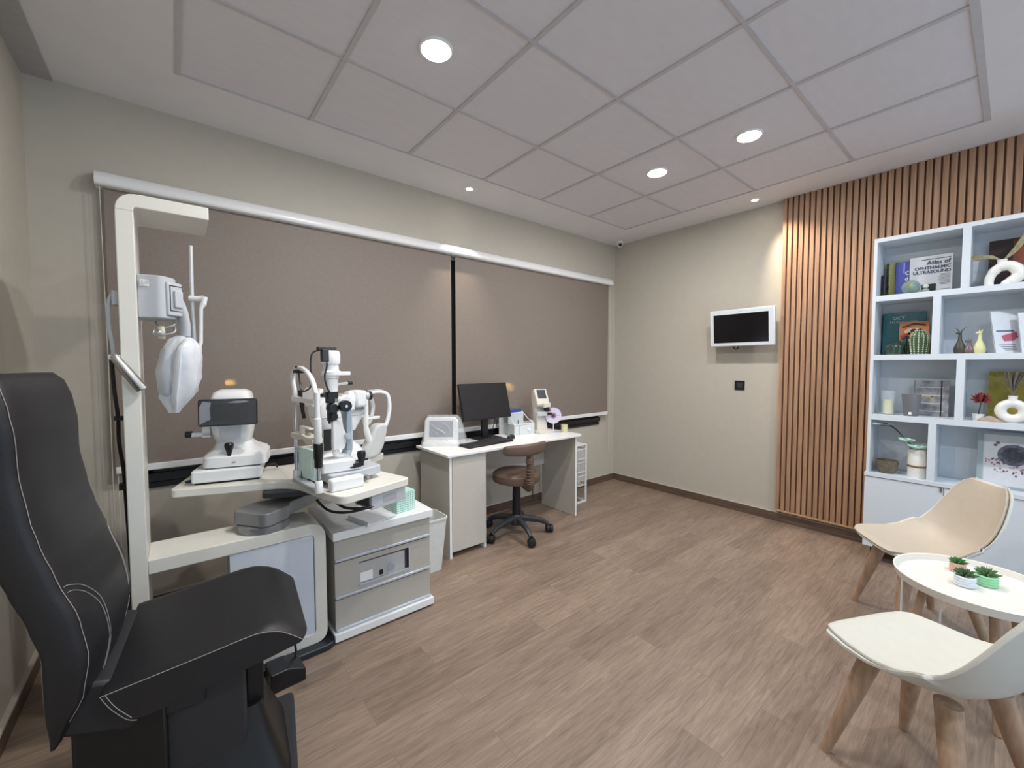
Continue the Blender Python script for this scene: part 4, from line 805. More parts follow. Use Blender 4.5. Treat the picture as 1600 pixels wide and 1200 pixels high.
t = thing('folded_cloth', 'folded white paper lying on the cabinet under the power box', 'paper', (0.84, 2.16, 0.577), 0.25)
obj('sheet', B().prism([(-0.09, 0), (-0.085, 0.022), (-0.08, 0.004), (0.09, 0.012), (0.095, 0.008), (-0.07, 0)], -0.02, 0.16, 'y'), mat('white_paper', (226, 228, 232), 0.6), t)

# waste bin
t = thing('waste_bin', 'translucent white waste bin between the drawer cabinet and the desk', 'bin', (1.325, 2.56, 0))
def rr_(hx, hy, z): return (0, 0, z, hx, hy, 0.25)
obj('bin', B().sloft([rr_(0.085, 0.075, 0), rr_(0.115, 0.105, 0.36), rr_(0.120, 0.110, 0.362), rr_(0.120, 0.110, 0.375), rr_(0.113, 0.103, 0.375), rr_(0.082, 0.072, 0.006)], 40), mat('milky_plastic', (214, 218, 214), 0.4), t)

# ================================================================= DESK
t = thing('desk', 'white-topped office desk with a beige cupboard on its left', 'desk', (2.23, 2.83, 0)); DZ = 0.775
obj('desktop', B().prism(round_poly([(1.495, 2.548), (2.955, 2.548), (2.955, 3.05), (1.495, 3.05)], [0.004, 0.05, 0.05, 0.004]), DZ-0.02, DZ), WHITE, t, world=True, bevel=0.003)
obj('side_panel', B().box(1.525, 1.543, 2.577, 3.03, 0, DZ-0.02), BEIGEL, t, world=True)
obj('side_panel_edge', B().box(1.5245, 1.5435, 2.5755, 2.5775, 0, DZ-0.02), WHITE, t, world=True)
obj('cupboard_side', B().box(1.832, 1.848, 2.577, 3.03, 0, DZ-0.02), WHITE, t, world=True)
obj('cupboard_back', B().box(1.543, 1.832, 3.01, 3.03, 0.06, DZ-0.02), WHITE, t, world=True)
obj('cupboard_floor', B().box(1.543, 1.832, 2.59, 3.01, 0.04, 0.058), WHITE, t, world=True)
dd = obj('door', B().box(1.546, 1.843, 2.572, 2.588, 0.045, DZ-0.024), BEIGEL, t, world=True, bevel=0.001, seg=1)
obj('side_panel', B().box(2.878, 2.896, 2.577, 3.03, 0.003, DZ-0.02), BEIGEL, t, world=True)
obj('side_panel_edge', B().box(2.877, 2.897, 2.575, 2.578, 0.003, DZ-0.02), WHITE, t, world=True)
obj('modesty_panel', B().box(1.848, 2.878, 3.0, 3.015, 0.42, DZ-0.02), BEIGEL, t, world=True)

t = thing('computer_monitor', 'black flat computer monitor tilted back on the desk', 'monitor', (2.12, 2.93, DZ))
MM = T(2.085, 2.91, 1.11) @ RZ(math.radians(3)) @ RX(-math.radians(14))
obj('panel', B().box(-0.262, 0.262, -0.012, 0.014, -0.158, 0.158, MM), BLACK, t, world=True, bevel=0.003)
obj('display', B().box(-0.257, 0.257, -0.0135, -0.0118, -0.145, 0.153, MM), mat('matt_dark_screen', (30, 30, 34), 0.35), t, world=True)
obj('stand_column', B().box(2.085, 2.15, 2.955, 2.985, DZ+0.01, 1.07), BLACK, t, world=True, bevel=0.004)
obj('stand_base', B().box(2.0, 2.24, 2.87, 3.03, DZ, DZ+0.012), BLACK, t, world=True, bevel=0.004)
obj('cable', B().tube([(2.17, 2.96, 1.0), (2.21, 2.95, 0.95), (2.20, 2.94, 0.90), (2.19, 2.95, 0.84), (2.19, 2.99, 0.79)], 0.004, 8, 5).tube([(2.16, 2.97, 0.96), (2.24, 2.96, 0.93), (2.25, 2.97, 0.86)], 0.003, 8, 5), DKGREY, t, world=True)
t = thing('keyboard', 'black computer keyboard on the desk in front of the monitor', 'keyboard', (1.975, 2.735, DZ), math.radians(4))
obj('case', B().box(-0.235, 0.235, -0.07, 0.07, 0, 0.016), BLACK, t, bevel=0.004)
kb = B()
for i in range(5):
    for j in range(20):
        if i == 0 and 4 <= j <= 9: continue
        kb.box(-0.228+j*0.0228, -0.228+j*0.0228+0.019, -0.062+i*0.0255, -0.062+i*0.0255+0.021, 0.016, 0.021)
kb.box(-0.137, -0.003, -0.062, -0.041, 0.016, 0.021)
ko = obj('keys', kb, DKGREY, t, smooth=0); ko['kind'] = 'stuff'
t = thing('computer_mouse', 'black computer mouse right of the keyboard', 'mouse', (2.285, 2.80, DZ), 0.5)
obj('shell', B().sloft([(0, 0, 0, 0.05, 0.03, 0.8), (0, 0, 0.014, 0.05, 0.031, 0.8), (0.005, 0, 0.028, 0.036, 0.022, 0.9), (0.008, 0, 0.034, 0.015, 0.01, 1)], 28), BLACK, t)
obj('scroll_wheel', B().cyl((-0.024, -0.003, 0.024), 0.008, 0.006, 14, 'y'), GREYP, t)

# wrapped tablet-like terminal
t = thing('wrapped_terminal', 'white desktop terminal still wrapped in clear plastic at the left of the desk', 'device', (1.655, 2.925, DZ), math.radians(-38))
bo = obj('housing', B().prism(round_poly([(-0.14, 0.0), (0.14, 0.0), (0.135, 0.20), (0.115, 0.225), (-0.115, 0.225), (-0.135, 0.20)], 0.02), -0.02, 0.02, 'y', RX(math.radians(-12))), GLOSSW, t, bevel=0.008)
obj('foot', B().sloft([(0, 0.01, 0, 0.15, 0.065, 0.35), (0, 0.01, 0.02, 0.15, 0.06, 0.35), (0, 0.02, 0.045, 0.135, 0.04, 0.4)], 36), GLOSSW, t)
obj('display', B().box(-0.095, 0.095, -0.0225, -0.0195, 0.065, 0.195, RX(math.radians(-12))), mat('grey_display', (128, 134, 146), 0.2), t)
obj('button', B().box(-0.02, 0.02, -0.0225, -0.02, 0.03, 0.045, RX(math.radians(-12))), mat('lilac_button', (160, 160, 190), 0.4), t)
rnd = random.Random(3); rings = []
for z, hx, hy, cx in [(0.0, 0.158, 0.075, 0.005), (0.03, 0.16, 0.072, 0.006), (0.09, 0.153, 0.058, 0.01), (0.16, 0.146, 0.05, 0.012), (0.215, 0.138, 0.044, 0.01), (0.238, 0.12, 0.034, 0.005)]:
    ring = []
    for j in range(60):
        a = 2*PI*j/60; q = 1+rnd.uniform(-0.018, 0.018); p = sup(cx, 0.012+z*0.21, hx*q, hy*q, a, 0.35); ring.append((p[0]+(0.045*(1-z/0.24) if p[0] > 0.1 else 0), p[1], z))
    rings.append(ring)
obj('plastic_wrap', B().loft(rings), clear('wrap_film', (226, 230, 234), 0.3, 0.12), t, smooth=20)
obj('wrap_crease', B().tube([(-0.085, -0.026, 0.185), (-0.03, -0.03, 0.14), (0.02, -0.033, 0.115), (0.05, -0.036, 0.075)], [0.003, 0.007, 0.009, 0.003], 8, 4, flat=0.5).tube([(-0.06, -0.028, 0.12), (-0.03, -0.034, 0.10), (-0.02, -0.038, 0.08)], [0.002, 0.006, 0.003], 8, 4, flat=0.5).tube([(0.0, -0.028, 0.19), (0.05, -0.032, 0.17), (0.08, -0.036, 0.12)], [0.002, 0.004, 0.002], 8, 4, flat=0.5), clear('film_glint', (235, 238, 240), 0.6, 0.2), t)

# mesh desk organiser
t = thing('desk_organizer', 'white wire-mesh desk organiser with a little drawer', 'organiser', (2.50, 2.93, DZ))
MESH = mat('white_mesh', (212, 218, 220), 0.4, noise=0.12, scale=300)
MESHT = clear('white_mesh_sheet', (214, 220, 222), 0.75, 0.5)
x0, x1, y0, y1 = -0.12, 0.12, -0.065, 0.11
fr = B()
for p, q in [((x0, y0, 0), (x0, y0, 0.10)), ((x1, y0, 0), (x1, y0, 0.10)), ((x0, y1, 0), (x0, y1, 0.20)), ((x1, y1, 0), (x1, y1, 0.20)), ((x0, y0, 0.1), (x1, y0, 0.1)), ((x0, 0.03, 0.20), (x1-0.06, 0.03, 0.20)), ((x1, y0, 0.1), (x1-0.02, 0.0, 0.14)), ((x1-0.02, 0.0, 0.14), (x1-0.06, 0.03, 0.20)), ((x1-0.06, 0.03, 0.2), (x1-0.06, 0.03, 0.1)), ((x0, y0, 0.10), (x0, 0.03, 0.20)), ((x0, y1, 0.2), (x1, y1, 0.2)), ((x0, y0, 0.003), (x1, y0, 0.003)), ((x0, 0.03, 0.2), (x0, y1, 0.2)), ((x1-0.06, 0.03, 0.2), (x1, y1, 0.2))]:
    fr.tube([p, q], 0.0035, 8)
obj('wire_frame', fr, GLOSSW, t)
obj('mesh_side', B().box(x0, x0+0.002, y0, y1, 0.003, 0.1).box(x1-0.002, x1, y0, y1, 0.003, 0.1).box(x0, x1, y1-0.002, y1, 0.003, 0.2).box(x0, x1, y0, y1, 0.098, 0.1).box(x0, x1-0.06, 0.03, 0.032, 0.1, 0.198).box(x0, x1, y0, y1, 0.001, 0.003), MESHT, t)
dr = obj('drawer', B().box(x0+0.06, x1-0.006, y0-0.004, y1-0.01, 0.006, 0.094), MESH, t, bevel=0.002)
obj('drawer_knob', B().cyl((0.045, y0-0.018, 0.05), 0.013, 0.015, 18, 'y'), GLOSSW, dr)
obj('tray_front', B().box(x0+0.004, x0+0.055, y0-0.002, y0+0.004, 0.006, 0.094), MESH, t)
t = thing('blue_marker_pack', 'blue plastic case lying on top of the mesh organiser', 'case', (2.46, 2.99, DZ+0.2))
obj('case', B().box(-0.065, 0.085, -0.03, 0.03, 0.003, 0.033), mat('royal_blue', (44, 72, 160), 0.4), t, bevel=0.006)
t = thing('paper_stack', 'white papers standing upright behind the organiser', 'paper', (2.40, 3.012, DZ+0.003))
obj('sheets', B().box(-0.06, 0.05, 0.03, 0.036, 0, 0.23), mat('white_paper', (226, 228, 232)), t)
t = thing('pen', 'short dark pen standing in the organiser tray', 'pen', (2.475, 2.93, DZ+0.10))
obj('barrel', B().cyl((0, 0, 0), 0.004, 0.035, 10), DKGREY, t)

# lensmeter
t = thing('lensmeter', 'cream lensmeter with a tilted little screen on the desk', 'eye test instrument', (2.72, 2.87, DZ), math.radians(-14))
IV = mat('ivory_plastic', (212, 208, 198), 0.4)
obj('base', B().sloft([(0, 0.0, 0, 0.085, 0.11, 0.4), (0, 0, 0.018, 0.085, 0.11, 0.4), (0, 0.01, 0.03, 0.065, 0.08, 0.4)], 32), IV, t)
obj('column', B().sloft([(0, 0.03, 0.02, 0.062, 0.06, 0.35), (0, 0.035, 0.12, 0.055, 0.05, 0.35), (-0.01, 0.05, 0.22, 0.05, 0.04, 0.4), (-0.022, 0.05, 0.30, 0.05, 0.035, 0.4), (-0.03, 0.05, 0.38, 0.045, 0.03, 0.4)], 32), IV, t)
hd = obj('head', B().box(-0.07, 0.07, -0.03, 0.03, -0.085, 0.085, T(-0.01, 0.0, 0.335) @ RX(math.radians(-28))), IV, t, bevel=0.012)
obj('display', B().box(-0.045, 0.045, -0.032, -0.0295, -0.02, 0.07, T(-0.01, 0.0, 0.335) @ RX(math.radians(-28))), mat('grey_screen', (72, 76, 82), 0.2), hd)
obj('nose', B().box(-0.015, 0.06, -0.075, 0.0, 0.245, 0.29), IV, t, bevel=0.006)
obj('lens_stop', B().cyl((0.028, -0.05, 0.215), 0.028, 0.035, 20), BLACK, t)
obj('lens_table', B().box(-0.075, 0.06, -0.06, -0.03, 0.165, 0.205), LGREYP, t, bevel=0.004)
obj('clamp_lever', B().box(0.03, 0.075, -0.07, -0.05, 0.175, 0.195), BLACK, t)
# disc sign
t = thing('disc_stand', 'round lilac-white disc on a thin stand with a red patch and ringed centre', 'display stand', (2.80, 2.79, DZ), math.radians(-38))
obj('stand_foot', B().box(-0.055, 0.055, -0.05, 0.05, 0, 0.003), mat('lilac_card', (204, 206, 236), 0.4), t)
obj('stem', B().cyl((0, 0, 0), 0.004, 0.11, 10), GLOSSW, t)
dk = obj('disc', B().cyl((0, -0.003, 0.165), 0.077, 0.006, 48, 'y'), mat('lilac_disc', (216, 208, 232), 0.35), t)
obj('red_patch', B().prism([(-0.056, 0.185), (-0.035, 0.20), (-0.018, 0.222), (-0.045, 0.226), (-0.062, 0.205)], -0.0045, -0.003, 'y'), mat('red_print_patch', (226, 84, 76), 0.4), dk)
obj('centre_ring', B().lathe([(0.018, -0.0045), (0.028, -0.0045), (0.028, -0.003), (0.018, -0.003)], (0, 0, 0.165), 32, None, 'y'), mat('grey_brown_ring', (146, 132, 136), 0.4), dk)
obj('centre_boss', B().ell((0, -0.006, 0.165), 0.012, 0.008, 0.015), mat('dark_red_boss', (84, 40, 44), 0.4), dk)
obj('centre_lines', B().box(-0.076, -0.03, -0.0043, -0.003, 0.164, 0.167).box(0.03, 0.06, -0.0043, -0.003, 0.164, 0.167), GREYP, dk)
t = thing('yellow_cup', 'small pale yellow beaker near the right end of the desk', 'cup', (2.90, 2.74, DZ))
obj('beaker', B().lathe([(0.0, 0), (0.030, 0), (0.032, 0.075), (0.030, 0.075), (0.028, 0.006), (0, 0.006)], n=28), mat('cream_yellow_plastic', (214, 206, 164), 0.4), t)
obj('handle', B().tube([(0.03, 0, 0.055), (0.045, 0, 0.045), (0.044, 0, 0.02), (0.03, 0, 0.012)], 0.004, 8, 5), mat('cream_yellow_plastic', (214, 206, 164)), t)

# wire drawer trolley
t = thing('wire_drawer_tower', 'white wire basket drawer tower behind the right end of the desk', 'trolley', (3.16, 2.93, 0))
fx0, fx1, fy0, fy1 = 3.0, 3.285, 2.80, 3.08
pf = B()
for x in (fx0, fx1):
    for y in (fy0, fy1): pf.box(x-0.009, x+0.009, y-0.009, y+0.009, 0, 0.595)
pf.box(fx0, fx1, fy0-0.007, fy0+0.007, 0.0, 0.016).box(fx0, fx1, fy1-0.007, fy1+0.007, 0.0, 0.016).box(fx0-0.007, fx0+0.007, fy0, fy1, 0.0, 0.016).box(fx1-0.007, fx1+0.007, fy0, fy1, 0.0, 0.016)
obj('post_frame', pf, GLOSSW, t, world=True)
obj('top_panel', B().box(fx0-0.01, fx1+0.01, fy0-0.01, fy1+0.01, 0.595, 0.607), GLOSSW, t, world=True, bevel=0.002)
for k, z in enumerate((0.18, 0.32, 0.455)):
    w_ = B()
    for zz in (z, z+0.10): 
        w_.tube([(fx0+0.012, fy0-0.006, zz), (fx1-0.012, fy0-0.006, zz), (fx1-0.012, fy1, zz), (fx0+0.012, fy1, zz), (fx0+0.012, fy0-0.006, zz)], 0.0035, 6)
    for j in range(13):
        x = fx0+0.012+(fx1-fx0-0.024)*j/12; w_.tube([(x, fy1, z+0.10), (x, fy1, z), (x, fy0-0.006, z), (x, fy0-0.006, z+0.10)], 0.0016, 5)
    for j in range(11):
        y = fy0+(fy1-fy0)*j/10; w_.tube([(fx0+0.012, y, z+0.10), (fx0+0.012, y, z), (fx1-0.012, y, z), (fx1-0.012, y, z+0.10)], 0.0016, 5)
    bq = obj('basket', w_, GLOSSW, t, world=True)
    obj('runner', B().box(fx0, fx0+0.01, fy0, fy1, z+0.10, z+0.112).box(fx1-0.01, fx1, fy0, fy1, z+0.10, z+0.112), GLOSSW, t, world=True)

# ================================================================= STOOL
t = thing('swivel_stool', 'brown swivel stool with a curved backrest and black five-star base', 'stool', (2.20, 2.625, 0))
for k in range(5):
    a = math.radians(-33+72*k)
    l = obj('leg', B().tube([(0.03*math.cos(a), 0.03*math.sin(a), 0.135), (0.12*math.cos(a), 0.12*math.sin(a), 0.125), (0.21*math.cos(a), 0.21*math.sin(a), 0.105), (0.272*math.cos(a), 0.272*math.sin(a), 0.07)], [0.034, 0.031, 0.027, 0.022], 12, 5, flat=0.75), BLUEGREYP, t)
    c_ = obj('castor', B().lathe([(0.02, -0.032), (0.031, -0.028), (0.034, -0.018), (0.034, -0.006), (0.026, -0.004), (0.026, 0.004), (0.034, 0.006), (0.034, 0.018), (0.031, 0.028), (0.02, 0.032)], (0, 0, 0), 24, None, 'x'), RUBBER, l)
    c_.location = (0.282*math.cos(a), 0.282*math.sin(a), 0.034); c_.rotation_euler = (0, 0, a+0.7*k)
obj('hub', B().lathe([(0.05, 0.085), (0.057, 0.10), (0.055, 0.15), (0.04, 0.17)]), BLUEGREYP, t)
obj('gas_column', B().lathe([(0.036, 0.16), (0.034, 0.36), (0.033, 0.36), (0.032, 0.44)]), BLACK, t)
obj('mechanism', B().box(-0.08, 0.08, -0.08, 0.08, 0.435, 0.455), BLACK, t)
obj('height_lever', B().tube([(0.04, -0.1, 0.445), (0.055, -0.14, 0.43), (0.05, -0.145, 0.33)], 0.004, 8, 4), BLACK, t)
obj('seat', B().lathe([(0.0, 0.452), (0.17, 0.452), (0.197, 0.462), (0.205, 0.49), (0.198, 0.52), (0.17, 0.54), (0.10, 0.547), (0.0, 0.548)], n=56), BROWNL, t)
sb = math.radians(-84)
obj('back_stem', B().tube([(-0.02, -0.10, 0.445), (-0.05, -0.19, 0.44), (-0.06, -0.235, 0.48), (-0.06, -0.24, 0.56), (-0.06, -0.235, 0.75)], [0.03, 0.034, 0.036, 0.033, 0.030], 12, 5, flat=0.62), BROWNL, t)
ru = B()
for k, z in enumerate([0.49, 0.505, 0.525, 0.55, 0.575, 0.60, 0.655, 0.665, 0.675, 0.685]):
    ru.torus((-0.06, -0.237, z), 0.031, 0.006, 'z', 24, 8, RX(0) , 1.0, 0.75)
obj('sleeve_pleats', ru, BROWNL, t)
bp = []
for i in range(25):
    s_ = -1+2*i/24; a = math.radians(-93)+s_*math.radians(50); R_ = 0.25
    hz = 0.045*(1-0.25*abs(s_)**3)*(1 if abs(s_) < 0.99 else 0.7); th = 0.022*(1 if abs(s_) < 0.99 else 0.5)
    cx, cy = -0.045+R_*math.cos(a)*1.08, R_*math.sin(a)
    ring = []
    for j in range(16):
        b_ = 2*PI*j/16; p = sup(0, 0, th, hz, b_, 0.6); ring.append((cx+p[0]*math.cos(a), cy+p[0]*math.sin(a), 0.762+p[1]))
    bp.append(ring)
obj('backrest', B().loft(bp), BROWNL, t)

# ================================================================= EXAM CHAIR (local: facing +x)
t = thing('examination_chair', 'black patient examination chair with pale stitching on a dark pedestal', 'chair', (0.0, 1.69, 0), math.radians(-5.5))
FR = [(0.46, -0.235), (0.5, -0.215), (0.58, -0.172), (0.68, -0.155), (0.78, -0.168), (0.90, -0.208), (0.98, -0.232), (1.05, -0.247), (1.16, -0.262), (1.25, -0.262), (1.32, -0.272), (1.37, -0.285), (1.40, -0.31)]
RR = [(0.46, -0.25), (0.58, -0.262), (0.70, -0.262), (0.79, -0.285), (0.87, -0.312), (0.94, -0.335), (1.05, -0.36), (1.2, -0.38), (1.36, -0.385), (1.40, -0.36)]
HW = [(0.46, 0.225), (0.55, 0.243), (0.68, 0.252), (0.78, 0.25), (0.9, 0.245), (1.05, 0.24), (1.16, 0.235), (1.3, 0.24), (1.37, 0.235), (1.40, 0.21)]
def back_ring(z, grow=1.0, n=48):
    a, b_, w_ = lerp_table(FR, z), lerp_table(RR, z), lerp_table(HW, z)
    cx = (a+b_)/2; hx = (a-b_)/2; ring = []
    for j in range(n):
        an = 2*PI*j/n; p = sup(cx, 0, hx*grow, w_*grow, an, 0.42)
        bulge = 0.012*(1-(p[1]/w_)**2) if p[0] > cx else 0
        ring.append((p[0]+bulge, p[1], z))
    return ring
zs = [0.46+0.94*i/40 for i in range(41)]
obj('backrest', B().loft([back_ring(z) for z in zs]), LEATHER, t, smooth=70)
def seam(idx, z0, z1, off=0, n=30, rad=0.0011):
    pts = []
    for i in range(n+1):
        z = z0+(z1-z0)*i/n; q = back_ring(z, 1.004, 96)[int(idx) % 96]; pts.append((q[0]+0.0005, q[1]+off, q[2]))
    return pts
st = B()
st.tube(seam(80, 0.52, 1.38), 0.0009, 6); 
st.tube(seam(61, 0.50, 1.02), 0.0009, 6)
def surf(y, z):
    r_ = back_ring(z, 1.0, 96); best = None
    for p in r_:
        if p[0] > (lerp_table(FR, z)+lerp_table(RR, z))/2-0.002:
            if best is None or abs(p[1]-y) < abs(best[1]-y): best = p
    lo = min((p for p in r_ if p[0] >= best[0]-0.08 and p[1] <= y and p[0] > (lerp_table(FR, z)+lerp_table(RR, z))/2-0.002), key=lambda p: y-p[1], default=best)
    hi = min((p for p in r_ if p[1] >= y and p[0] > (lerp_table(FR, z)+lerp_table(RR, z))/2-0.002), key=lambda p: p[1]-y, default=best)
    k = 0 if hi[1] == lo[1] else (y-lo[1])/(hi[1]-lo[1])
    return (lo[0]+(hi[0]-lo[0])*k+0.001, y, z)
for off in (0, 0.012):
    st.tube([Vector(surf(y+off, z)) for y, z in [(-0.226, 0.853), (-0.21, 0.85), (-0.18, 0.825), (-0.15, 0.775), (-0.138, 0.71), (-0.134, 0.65), (-0.137, 0.57)]] if off == 0 else [Vector(surf(y, z)) for y, z in [(-0.226, 0.869), (-0.21, 0.866), (-0.17, 0.84), (-0.138, 0.786), (-0.126, 0.715), (-0.122, 0.65), (-0.125, 0.57)]], 0.0009, 6, 5)
    st.tube([Vector(surf(0.185-off, 0.97-0.01*k)) if False else Vector(surf(yy-off, zz)) for yy, zz, k in [(0.225, 0.93, 0), (0.175, 0.87, 1), (0.135, 0.80, 2), (0.13, 0.72, 3), (0.14, 0.64, 4), (0.14, 0.56, 5)]], 0.0009, 6, 5)
obj('stitching', st, THREAD, t)
prof = round_poly([(-0.15, 0.575), (0.26, 0.625), (0.345, 0.545), (0.20, 0.515), (-0.06, 0.475), (-0.10, 0.485)], [0.008, 0.09, 0.018, 0.08, 0.03, 0.03], 10)
rings = []
for i in range(33):
    y = -0.252+0.504*i/32; q = abs(y)/0.252; kx = 1-0.13*max(0, (q-0.72)/0.28)**2.2; kz = 1-0.10*max(0, (q-0.9)/0.1)**2
    if y < 0: kx = 1-(1-kx)*0.35
    rings.append([(-0.15+(px_+0.15)*kx, y, 0.54+(pz_-0.54)*kz) for px_, pz_ in prof])
obj('seat', B().loft(rings), LEATHER, t, bevel=0.005, seg=3, smooth=50)
sp_ = B()
up = [(-0.145, 0.578), (-0.03, 0.591), (0.08, 0.604), (0.17, 0.6155), (0.205, 0.6155), (0.25, 0.604), (0.285, 0.581), (0.318, 0.553)]
sp_.tube([(x, -0.2525, z-0.004) for x, z in up], 0.0009, 6, 4); sp_.tube([(-0.148, -0.252, 0.574), (-0.13, -0.252, 0.535), (-0.10, -0.252, 0.492), (-0.08, -0.252, 0.480)], 0.0009, 6, 4); sp_.tube([(-0.138, -0.2525, 0.574), (-0.12, -0.2525, 0.535), (-0.09, -0.2525, 0.492)], 0.0009, 6, 4)
obj('seat_stitching', sp_, THREAD, t)
obj('hinge_cover', B().prism(round_poly([(-0.245, 0.47), (-0.10, 0.42), (-0.05, 0.5), (-0.14, 0.58), (-0.25, 0.60)], 0.02), -0.20, 0.20, 'y'), mat('charcoal_cover', (34, 33, 37), 0.55), t, bevel=0.01)
obj('seat_carrier', B().box(-0.19, 0.06, -0.16, 0.16, 0.40, 0.49), DKMATT, t, bevel=0.005)
obj('pedestal', B().box(-0.225, -0.03, -0.17, 0.17, 0.05, 0.46), BLACK, t, bevel=0.008)
obj('pedestal_cover', B().box(-0.04, 0.165, -0.14, 0.15, 0.14, 0.505), mat('charcoal_pedestal', (44, 44, 47), 0.55), t, bevel=0.01)
obj('front_strut', B().box(0.165, 0.215, -0.09, 0.10, 0.15, 0.51), BLACK, t, bevel=0.004)
obj('base', B().prism(round_poly([(-0.26, -0.22), (0.30, -0.22), (0.33, 0.22), (-0.26, 0.17)], 0.03), 0, 0.06), DKMATT, t, bevel=0.01)
obj('pedestal_skirt', B().sloft([(0.10, 0, 0.05, 0.19, 0.20, 0.25), (0.08, 0, 0.20, 0.155, 0.14, 0.25), (0.07, 0, 0.3, 0.14, 0.12, 0.25)], 28), BLACK, t)
t = thing('foot_pedal', 'small black foot switch box on the floor beside the stand base', 'foot switch', (0.37, 2.03, 0), 0.05)
obj('case', B().prism(round_poly([(-0.09, 0), (0.05, 0), (0.05, 0.055), (-0.02, 0.085), (-0.09, 0.085)], 0.008), -0.045, 0.07, 'y'), BLACK, t, bevel=0.004)
obj('cable', B().tube([(0.03, 0.05, 0.06), (0.035, 0.06, 0.10), (0.02, 0.07, 0.16), (-0.01, 0.075, 0.20), (-0.04, 0.09, 0.26)], 0.005, 8, 5), BLACK, t)

# ================================================================= TUB CHAIRS (local: facing +x) and tray table
SHELL = mat('pale_shell_plastic', (208, 208, 202), 0.4, noise=0.01)
PAD1 = mat('light_grey_pad', (206, 204, 194), 0.5, noise=0.02); PAD2 = mat('beige_pad', (186, 176, 162), 0.5, noise=0.02)
UP = [(0.0, 0.23, 0.437, 0.15, 0.0), (0.03, 0.225, 0.446, 0.195, 0.004), (0.10, 0.19, 0.448, 0.222, 0.012), (0.22, 0.12, 0.437, 0.240, 0.025), (0.34, 0.03, 0.424, 0.248, 0.042), (0.45, -0.06, 0.42, 0.246, 0.07), (0.54, -0.13, 0.44, 0.243, 0.085), (0.62, -0.185, 0.485, 0.242, 0.07), (0.71, -0.222, 0.56, 0.238, 0.048), (0.80, -0.252, 0.64, 0.222, 0.034), (0.89, -0.282, 0.725, 0.195, 0.026), (0.96, -0.305, 0.785, 0.155, 0.02), (1.0, -0.318, 0.805, 0.09, 0.015)]
def col(k): return [(a[0], a[k]) for a in UP]
def lin_t(tb, x):
    for (a, b_), (c_, d) in zip(tb, tb[1:]):
        if x <= c_: return b_+(d-b_)*(x-a)/(c_-a)
    return tb[-1][1]
def smt(k, x): return (lin_t(col(k), max(0, x-0.025))+lin_t(col(k), x)*2+lin_t(col(k), min(1, x+0.025)))/4
def tub(u_, v_, inset=0.0, lift=0.0):
    x, z, w_, e_ = smt(1, u_), smt(2, u_), smt(3, u_), smt(4, u_)
    x2, z2 = smt(1, min(1, u_+0.02)), smt(2, min(1, u_+0.02)); x1_, z1_ = smt(1, max(0, u_-0.02)), smt(2, max(0, u_-0.02))
    tx, tz = x2-x1_, z2-z1_; L_ = math.hypot(tx, tz) or 1; nx, nz = tz/L_, -tx/L_
    if nz < 0 and u_ < 0.5: nx, nz = -nx, -nz
    if u_ >= 0.5 and nx < 0: nx, nz = -nx, -nz
    wv = w_*(1-0.10*abs(v_)**3*(1 if u_ > 0.6 else 0.3))
    ve = abs(v_)*(wv-inset)/wv; q = ve**2.4*e_
    x -= 0.018*ve**4*max(0, 1-u_/0.3)
    return (x+nx*(q+lift), v_*(wv-inset), z+nz*(q+lift))
def sheet(b, fn, nu, nv, th):
    top = [[fn(i/nu, -1+2*j/nv, 0) for j in range(nv+1)] for i in range(nu+1)]; bot = [[fn(i/nu, -1+2*j/nv, -th) for j in range(nv+1)] for i in range(nu+1)]
    vs = [p for q in top for p in q]+[p for q in bot for p in q]; N_ = (nu+1)*(nv+1); ix = lambda i, j, k=0: k*N_+i*(nv+1)+j; fs = []
    for i in range(nu):
        for j in range(nv):
            fs.append((ix(i, j), ix(i, j+1), ix(i+1, j+1), ix(i+1, j))); fs.append((ix(i, j, 1), ix(i+1, j, 1), ix(i+1, j+1, 1), ix(i, j+1, 1)))
    for i in range(nu): fs.append((ix(i, 0), ix(i+1, 0), ix(i+1, 0, 1), ix(i, 0, 1))); fs.append((ix(i, nv), ix(i, nv, 1), ix(i+1, nv, 1), ix(i+1, nv)))
    for j in range(nv): fs.append((ix(0, j), ix(0, j, 1), ix(0, j+1, 1), ix(0, j+1))); fs.append((ix(nu, j), ix(nu, j+1), ix(nu, j+1, 1), ix(nu, j, 1)))
    return b.add(vs, fs)
def tub_chair(label, loc, rz, pad):
    t = thing('tub_chair', label, 'chair', loc, rz, 'tub chairs on wooden legs')
    obj('shell', sheet(B(), lambda a, b_, l: tub(a, b_, 0, l), 44, 24, 0.011), SHELL, t, smooth=60, bevel=0.002)
    obj('seat_pad', sheet(B(), lambda a, b_, l: tub(0.02+a*0.955, b_, 0.016, l+0.013), 44, 24, 0.012), pad, t, smooth=60, bevel=0.003)
    obj('under_frame', B().box(-0.09, 0.09, -0.02, 0.02, 0.395, 0.412).box(-0.02, 0.02, -0.09, 0.09, 0.395, 0.412).cyl((0, 0, 0.39), 0.05, 0.025), GREYP, t)
    for sx in (1, -1):
        for sy in (1, -1):
            p0, p1 = Vector((0.105*sx, 0.105*sy, 0.408)), Vector((0.192*sx, 0.192*sy, 0.0))
            rings = []
            for k, (tt, hw_) in enumerate([(0, 0.030), (0.3, 0.027), (0.7, 0.02), (1.0, 0.0135)]):
                c_ = p0.lerp(p1, tt); an0 = math.atan2(sy, sx)
                rings.append([(c_.x+hw_*math.cos(an0+2*PI*j/16)*(1.15), c_.y+hw_*math.sin(an0+2*PI*j/16), c_.z) for j in range(16)])
            obj('leg', B().loft(rings), LEGW, t)
    return t
tub_chair('pale tub chair with wooden legs nearest the camera, its back turned', (1.907, 0.14, 0), math.radians(64), PAD1)
